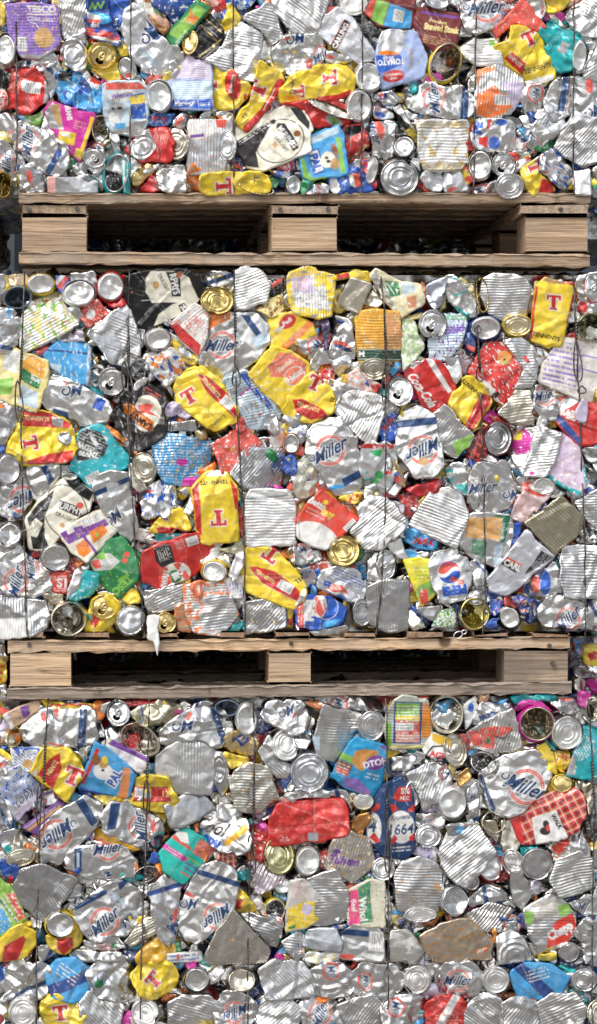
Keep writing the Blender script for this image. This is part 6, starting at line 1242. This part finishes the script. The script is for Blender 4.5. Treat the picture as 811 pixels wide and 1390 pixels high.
    sheet((xa, ya, zb), (1, 0, 0), (0, 0, 1), xb - xa, zt - zb, (0, -1, 0), st)
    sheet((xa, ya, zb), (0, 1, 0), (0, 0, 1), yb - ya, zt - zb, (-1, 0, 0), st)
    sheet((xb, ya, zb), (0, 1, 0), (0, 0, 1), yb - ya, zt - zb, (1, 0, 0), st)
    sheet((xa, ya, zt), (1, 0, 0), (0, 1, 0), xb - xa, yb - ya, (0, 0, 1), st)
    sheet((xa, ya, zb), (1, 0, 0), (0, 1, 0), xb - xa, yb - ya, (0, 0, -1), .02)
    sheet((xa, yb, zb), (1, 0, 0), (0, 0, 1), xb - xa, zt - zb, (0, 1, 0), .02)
    V = np.concatenate(Vs); o = V.mean(0)
    me = mesh_from(name, V - o, np.concatenate(Qs), np.concatenate(Cs), M_DRINK)
    ob = link(name, me, None, o); ob['kind'] = 'stuff'; ob['label'] = label; ob['category'] = 'packed cans'
    return ob
bale_mass('packed_can_mass', -32, 838, -150, 262, 0, 1.1, 31, label='crushed cans packed between the larger ones of the top bale')
bale_mass('packed_can_mass', -12, 824, 372, 858, 0, 1.1, 32, label='crushed cans packed between the larger ones of the middle bale')
bale_mass('packed_can_mass', -12, 818, 947, 1440, 0, 1.1, 33, label='crushed cans packed between the larger ones of the bottom bale')
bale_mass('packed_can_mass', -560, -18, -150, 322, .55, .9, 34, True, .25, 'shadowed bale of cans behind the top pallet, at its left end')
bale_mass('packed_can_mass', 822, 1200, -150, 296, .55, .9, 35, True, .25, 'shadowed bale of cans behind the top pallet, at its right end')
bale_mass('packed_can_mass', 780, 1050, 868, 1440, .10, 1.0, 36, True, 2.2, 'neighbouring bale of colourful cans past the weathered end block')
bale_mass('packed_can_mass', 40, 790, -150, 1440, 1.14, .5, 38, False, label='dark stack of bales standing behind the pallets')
bale_mass('packed_can_mass', -250, 4, 862, 1440, .10, 1.0, 37, True, 1.6, 'neighbouring bale of cans past the pale end block')

# ================================================================ pallets
def board(name, x0, x1, z0, z1, y0, y1, mat, parent, o, seed=0, chip=.0026, skew=0.0):
    """sawn timber with slightly uneven, broken edges; x,z in photo pixels"""
    r = np.random.RandomState(seed + int(abs(x0) * 3 + abs(z0)))
    xa, xb = (x0 - CX) * S, (x1 - CX) * S; zt, zb = ZC + (CY - z0) * S, ZC + (CY - z1) * S
    bm_v, Q = [], []
    L = [xb - xa, y1 - y0]; ax = 0 if L[0] >= L[1] else 1
    n = max(2, int(L[ax] / .018)); c = .003
    prof = [(-1, -1), (1, -1), (1, 1), (-1, 1)]
    hw = ((y1 - y0) / 2, (zt - zb) / 2) if ax == 0 else ((xb - xa) / 2, (zt - zb) / 2)
    ring = []
    for sx, sy in prof:
        ring += [(sx * hw[0] - sx * c * (1 if sx * sy > 0 else 0), sy * hw[1] - sy * c * (0 if sx * sy > 0 else 1)), (sx * hw[0] - sx * c * (0 if sx * sy > 0 else 1), sy * hw[1] - sy * c * (1 if sx * sy > 0 else 0))]
    m = len(ring)
    for i in range(n + 1):
        t_ = i / n
        for (a, b) in ring:
            ja, jb = r.normal(0, chip * .4, 2)
            if r.rand() < .05: jb -= np.sign(b) * chip * r.uniform(.8, 1.9)
            if i in (0, n): a *= .985; b *= .97
            zoff = (t_ - .5) * skew * S
            if ax == 0: bm_v.append((xa + (xb - xa) * t_, (y0 + y1) / 2 + a + ja, (zt + zb) / 2 + b + jb + zoff))
            else: bm_v.append(((xa + xb) / 2 + a + ja, y0 + (y1 - y0) * t_, (zt + zb) / 2 + b + jb))
    for i in range(n):
        for j in range(m): Q.append((i * m + j, i * m + (j + 1) % m, (i + 1) * m + (j + 1) % m, (i + 1) * m + j))
    for i in (0, n):
        b = i * m
        Q += [(b, b + 1, b + 2, b + 3), (b, b + 3, b + 4, b + 7), (b + 4, b + 5, b + 6, b + 7)]
    V = np.array(bm_v) - np.array(o)
    return link(name, mesh_from(name, V, Q, None, mat, smooth=False), parent)
def nails(parent, o, spots, y):
    for x, z in spots:
        c = np.array([(x - CX) * S, y, ZC + (CY - z) * S]) - np.array(o)
        th = np.linspace(0, 2 * math.pi, 10, endpoint=False)
        V = [c + np.array([0.0046 * math.cos(a), -.0006, 0.0046 * math.sin(a)]) for a in th] + [c + np.array([0.0046 * math.cos(a), .01, 0.0046 * math.sin(a)]) for a in th] 
        Q = [(i, (i + 1) % 10, 10 + (i + 1) % 10, 10 + i) for i in range(10)] + [(0, 1, 2, 3), (0, 3, 4, 9), (4, 5, 8, 9), (5, 6, 7, 8)]
        link('nail', mesh_from('nail', V, Q, None, M_WIRE, False), parent)
def T_pallet(name, label):
    o = W(413, 361); p = bpy.data.objects.new(name, None); COL.objects.link(p); p.location = o; p['label'] = label; p['category'] = 'pallet'; p['group'] = 'pallets under the bales'
    dep = 1.0; ys = [0, .145, .29, .435, .58, .725, .87]
    for i, y in enumerate(ys):
        board('deck_board', 26, 801, 262.5, 276.5, y - (.012 if i == 0 else 0), y + .13, WOOD_TAN, p, o, i)
    for i, (a, b, c) in enumerate(((29, 120.5, 0), (366, 461, 1), (704, 800, 2))):
        board('cross_board', a, b, 277, 292.5, -.004 - .004 * c, dep, WOOD_TANY, p, o, i + 20)
    for j, y in enumerate((0, .43, .86)):
        for i, (a, b) in enumerate(((28, 120.5), (366.5, 460), (711, 800))):
            board('block', a, b, 293, 343.5, y - .007 + .002 * i, y + .14, (WOOD_END if i != 1 else WOOD_PALE) if j == 0 else WOOD_END, p, o, i + 30 + j, chip=.001)
        board('bottom_board', 26, 800, 344, 361, y - .014, y + .135, WOOD_TAN, p, o, 50 + j, skew=-4)
    nails(p, o, ((40, 285), (105, 284), (380, 285), (445, 284), (760, 285)), -.0145)
    return p
def M_pallet(name, label):
    o = W(392, 948); p = bpy.data.objects.new(name, None); COL.objects.link(p); p.location = o; p['label'] = label; p['category'] = 'pallet'; p['group'] = 'pallets under the bales'
    for i, (a, b) in enumerate(((10, 61), (100, 150), (193, 243), (298, 333), (372, 421), (465, 512), (550, 602), (641, 690), (719, 773))):
        board('deck_board', a, b, 855.5 + (i % 3), 866, -.016 + .004 * (i % 2), 1.0, WOOD_RED, p, o, i)
    for j, y in enumerate((0, .43, .86)):
        board('cross_board', 11, 773, 866.5, 883 , y - .012, y + .1, WOOD_PALE if j == 0 else WOOD_TAN, p, o, 20 + j, skew=6)
        for i, (a, b) in enumerate(((12, 99), (363, 424), (682, 773))):
            board('block', a, b, 883.5 - (3 if i == 2 else 0), 928 + (6 if i == 0 else 0), y - .008 + .002 * i, y + .14, (WOOD_PALE if i < 2 else WOOD_WORN) if j == 0 else WOOD_END, p, o, 30 + j + i, chip=.0012)
        board('bottom_board', 10, 775, 929, 945.5, y - .015, y + .12, WOOD_GREY, p, o, 40 + j, chip=.003, skew=9)
    nails(p, o, ((40, 875), (395, 873), (745, 876), (750, 900)), -.0135)
    return p
T_pallet('pallet', 'tan wooden pallet with wide blocks under the top bale')
M_pallet('pallet', 'pale pallet with grey weathered bottom board under the middle bale')
lp = M_pallet('pallet', 'wooden pallet carrying the bottom bale on the ground'); lp.location.z = W(392, 948)[2] - (1442 - 855) * S

# ================================================================ baling wires
def wire_path(P, seed, y0=-.021, dev=1.1):
    r = np.random.RandomState(seed); out = []
    P = [np.array(p, float) for p in P]
    for a, b in zip(P, P[1:]):
        n = max(2, int(np.hypot(*(b - a)) / 4))
        for i in range(n): out.append(a + (b - a) * i / n)
    out.append(P[-1]); out = np.array(out)
    s = np.arange(len(out))
    out[:, 0] += dev * pn(s / 9.0, s * 0 + .5, seed) + .35 * pn(s / 3.0, s * 0 + 2.5, seed)
    yy = y0 + .011 * pn(s / 7.0, s * 0 + 1.5, seed) + .003 * pn(s / 2.5, s * 0 + 4.5, seed)
    return np.stack([(VX - CX) * S + (out[:, 0] - VX) * S * (1 + y0 / D), yy, ZC + (CY - VY) * S + (VY - out[:, 1]) * S * (1 + y0 / D)], 1)
def wire(P, label, bale, seed, twists=(), loops=(), rad=.0016):
    o = np.array(wire_path(P, seed)[-1])
    V, Q = tube(wire_path(P, seed), rad)
    ob = link('baling_wire', mesh_from('baling_wire', V - o, Q, None, M_WIRE), None, o)
    ob['label'] = label; ob['category'] = 'baling wire'; ob['group'] = 'baling wires round the %s bale' % bale
    for (x0, y0, x1, y1) in twists:
        n = int(abs(y1 - y0) * 2); tt = np.linspace(0, 1, n); w = tt * abs(y1 - y0) / 8.5 * 2 * math.pi
        Vs, Qs, k = [], [], 0
        for ph in (0, math.pi):
            px_ = x0 + (x1 - x0) * tt + 1.1 * np.cos(w + ph); py_ = y0 + (y1 - y0) * tt
            pth = np.stack([(VX - CX) * S + (px_ - VX) * S * .995, -.034 - .0022 * np.sin(w + ph), ZC + (CY - VY) * S + (VY - py_) * S * .995], 1)
            v, q = tube(pth, .0015, 6); Vs.append(v - o); Qs.append(q + k); k += len(v)
        link('twist', mesh_from('twist', np.concatenate(Vs), np.concatenate(Qs), None, M_WIRE), ob)
    for (cx, cy, rx, ry, a) in loops:
        th = np.linspace(0, 2 * math.pi, 40, endpoint=False); u = rx * np.cos(th) * (1 - .35 * np.sin(th)); v = ry * np.sin(th); a = math.radians(a)
        px_ = cx + u * math.cos(a) - v * math.sin(a); py_ = cy - (u * math.sin(a) + v * math.cos(a))
        pth = np.stack([(VX - CX) * S + (px_ - VX) * S * .995, -.036 + .004 * np.sin(th * 2), ZC + (CY - VY) * S + (VY - py_) * S * .995], 1)
        v_, q_ = tube(pth, .0016, 6, True)
        link('loop', mesh_from('loop', v_ - o, q_, None, M_WIRE), ob)
wn = {6: ['first', 'second', 'third', 'fourth', 'fifth', 'sixth']}[6]
top_w = [[(21, -90), (22, 60), (23, 180), (24, 264)], [(177, -90), (178, 90), (177, 200), (177, 264)], [(316, -90), (317, 90), (318, 200), (318, 262)], [(492, -90), (492, 120), (491, 200), (491, 264)], [(646, -90), (646, 100), (644, 200), (643, 264)], [(780, -90), (779, 120), (779, 264)]]
for i, P in enumerate(top_w): wire(P, 'thin dark wire down the top bale, %s counting from the chickpea can' % wn[i], 'top', 300 + i)
mid_w = [
 ([(34, 368), (31, 440), (28, 500), (28, 560), (30, 620), (32, 700), (35, 800), (37, 862)], ((31, 460, 28, 515),), ((26, 545, 5, 28, 4),)),
 ([(176, 366), (175, 440), (175, 485), (174, 560), (177, 640), (183, 730), (190, 785), (197, 862)], ((175, 455, 174, 492),), ((172, 515, 6, 24, 10),)),
 ([(318, 366), (319, 440), (320, 500), (324, 600), (330, 690), (333, 780), (333, 862)], ((319, 415, 320, 450),), ((321, 512, 5, 13, 0),)),
 ([(517, 375), (522, 420), (524, 500), (524, 620), (523, 700), (518, 800), (511, 862)], ((523, 440, 525, 495),), ((523, 522, 4, 26, 0),)),
 ([(645, 378), (648, 440), (651, 500), (655, 600), (658, 700), (659, 800), (655, 862)], ((649, 470, 652, 500),), ((649, 447, 4, 5, 0), (651, 508, 4, 10, 10))),
 ([(778, 375), (781, 430), (784, 500), (787, 560), (790, 640), (795, 760), (794, 862)], ((782, 430, 783, 462),), ((784, 490, 5, 28, 5), (790, 529, 5, 5, 0)))]
for i, (P, tw, lo) in enumerate(mid_w): wire(P, 'twisted dark wire down the middle bale, %s counting from the vegetable label can' % wn[i], 'middle', 320 + i, tw, lo)
bot_w = [
 ([(66, 948), (62, 1020), (58, 1070), (54, 1130), (52, 1200), (50, 1300), (49, 1445)], ((62, 1010, 60, 1062),), ((55, 1095, 5, 32, 2),)),
 ([(203, 948), (201, 1020), (200, 1080), (198, 1150), (195, 1220), (192, 1300), (190, 1445)], ((201, 1030, 200, 1056),), ((199, 1082, 4, 24, 0),)),
 ([(344, 948), (346, 1010), (345, 1090), (342, 1150), (339, 1200), (337, 1300), (336, 1445)], ((345, 1068, 345, 1104),), ((341, 1160, 5, 26, 5),)),
 ([(524, 948), (525, 1020), (526, 1100), (528, 1180), (527, 1300), (526, 1445)], ((525, 1085, 526, 1125),), ((527, 1155, 4, 30, 0),)),
 ([(797, 948), (803, 1010), (806, 1060), (807, 1120), (805, 1200), (804, 1300), (804, 1445)], ((804, 1035, 807, 1085),), ((806, 1110, 4, 20, 0),))]
for i, (P, tw, lo) in enumerate(bot_w): wire(P, 'twisted wire down the bottom bale, %s counting from the yellow corner can' % wn[i], 'bottom', 340 + i, tw, lo)
# a loose ring pull lying on the pallet edge
th = np.linspace(0, 2 * math.pi, 32, endpoint=False)
def ring(cx, cy, rx, ry, a, y):
    a = math.radians(a); u, v = rx * np.cos(th), ry * np.sin(th)
    return np.stack([(cx + u * math.cos(a) - v * math.sin(a) - CX) * S, np.full(32, y), ZC + (CY - (cy - (u * math.sin(a) + v * math.cos(a)))) * S], 1)
v1, q1 = tube(ring(620, 861, 6.5, 4.2, 30, -.030), .0012, 6, True); v2, q2 = tube(ring(628, 857, 3.4, 2.6, 20, -.031), .0012, 6, True)
o = v1.mean(0); rp = link('ring_pull', mesh_from('ring_pull', v1 - o, q1, np.tile(C('s'), (len(v1), 1)), M_DRINK), None, o)
link('tongue', mesh_from('tongue', v2 - o, q2, np.tile(C('s'), (len(v2), 1)), M_DRINK), rp)
rp['label'] = 'loose bright ring pull resting on the deck boards of the pale pallet'; rp['category'] = 'ring pull'

# ================================================================ yard, wall behind, light, camera
def plane(name, V, mat, kind='structure'):
    me = mesh_from(name, V, [(0, 1, 2, 3)], None, mat, False); o = link(name, me); o['kind'] = kind; return o
zg = W(0, 1442)[2] - .145
g = plane('ground', [(-60, -60, zg), (60, -60, zg), (60, 60, zg), (-60, 60, zg)], M_YARD)
# profiled steel wall of a shed behind the stack
xs = []; x = -5.0
while x < 5: xs += [(x, 0), (x + .12, 0), (x + .14, .03), (x + .18, .03)]; x += .2
V = [(a, 1.9 - b, zg) for a, b in xs] + [(a, 1.9 - b, 4.6) for a, b in xs]; n = len(xs)
wl = link('shed_wall', mesh_from('shed_wall', V, [(i, i + 1, n + i + 1, n + i) for i in range(n - 1)], None, M_CLAD, False)); wl['label'] = 'blue grey profiled steel wall behind the stacked bales'; wl['category'] = 'wall'

w = bpy.data.worlds.new('World'); scene.world = w; w.use_nodes = True; nt = w.node_tree
sky = nt.nodes.new('ShaderNodeTexSky'); sky.sky_type = 'NISHITA'; sky.sun_disc = False
SUN_EL, SUN_AZ = math.radians(52), math.radians(215)
sky.sun_elevation = SUN_EL; sky.sun_rotation = SUN_AZ; sky.dust_density = 4; sky.air_density = 1.2
hs = nt.nodes.new('ShaderNodeHueSaturation'); hs.inputs['Saturation'].default_value = .35
bg = nt.nodes['Background']; bg.inputs['Strength'].default_value = .15
nt.links.new(sky.outputs[0], hs.inputs['Color']); nt.links.new(hs.outputs[0], bg.inputs['Color'])
sd = bpy.data.lights.new('sun', 'SUN'); sd.energy = .85; sd.angle = math.radians(35); sd.color = (1, .965, .91)
so = bpy.data.objects.new('sun', sd); COL.objects.link(so)
from mathutils import Vector
dv = Vector((math.sin(SUN_AZ) * math.cos(SUN_EL), math.cos(SUN_AZ) * math.cos(SUN_EL), math.sin(SUN_EL)))
so.rotation_euler = dv.to_track_quat('Z', 'Y').to_euler(); so.location = (0, -4, 6)
cam = bpy.data.cameras.new('camera'); co = bpy.data.objects.new('camera', cam); COL.objects.link(co)
co.location = ((VX - CX) * S, -D, ZC + (CY - VY) * S); co.rotation_euler = (math.radians(90), 0, 0)
cam.sensor_fit = 'VERTICAL'; cam.sensor_height = 36; cam.lens = 36 * D / (1390 * S); cam.shift_x = (CX - VX) / 1390; cam.shift_y = (VY - CY) / 1390; cam.clip_end = 200; cam.clip_start = .05
scene.camera = co
vs = scene.view_settings; vs.view_transform = 'Standard'; vs.look = 'None'; vs.gamma = 1; vs.exposure = .5
scene.cycles.max_bounces = 6
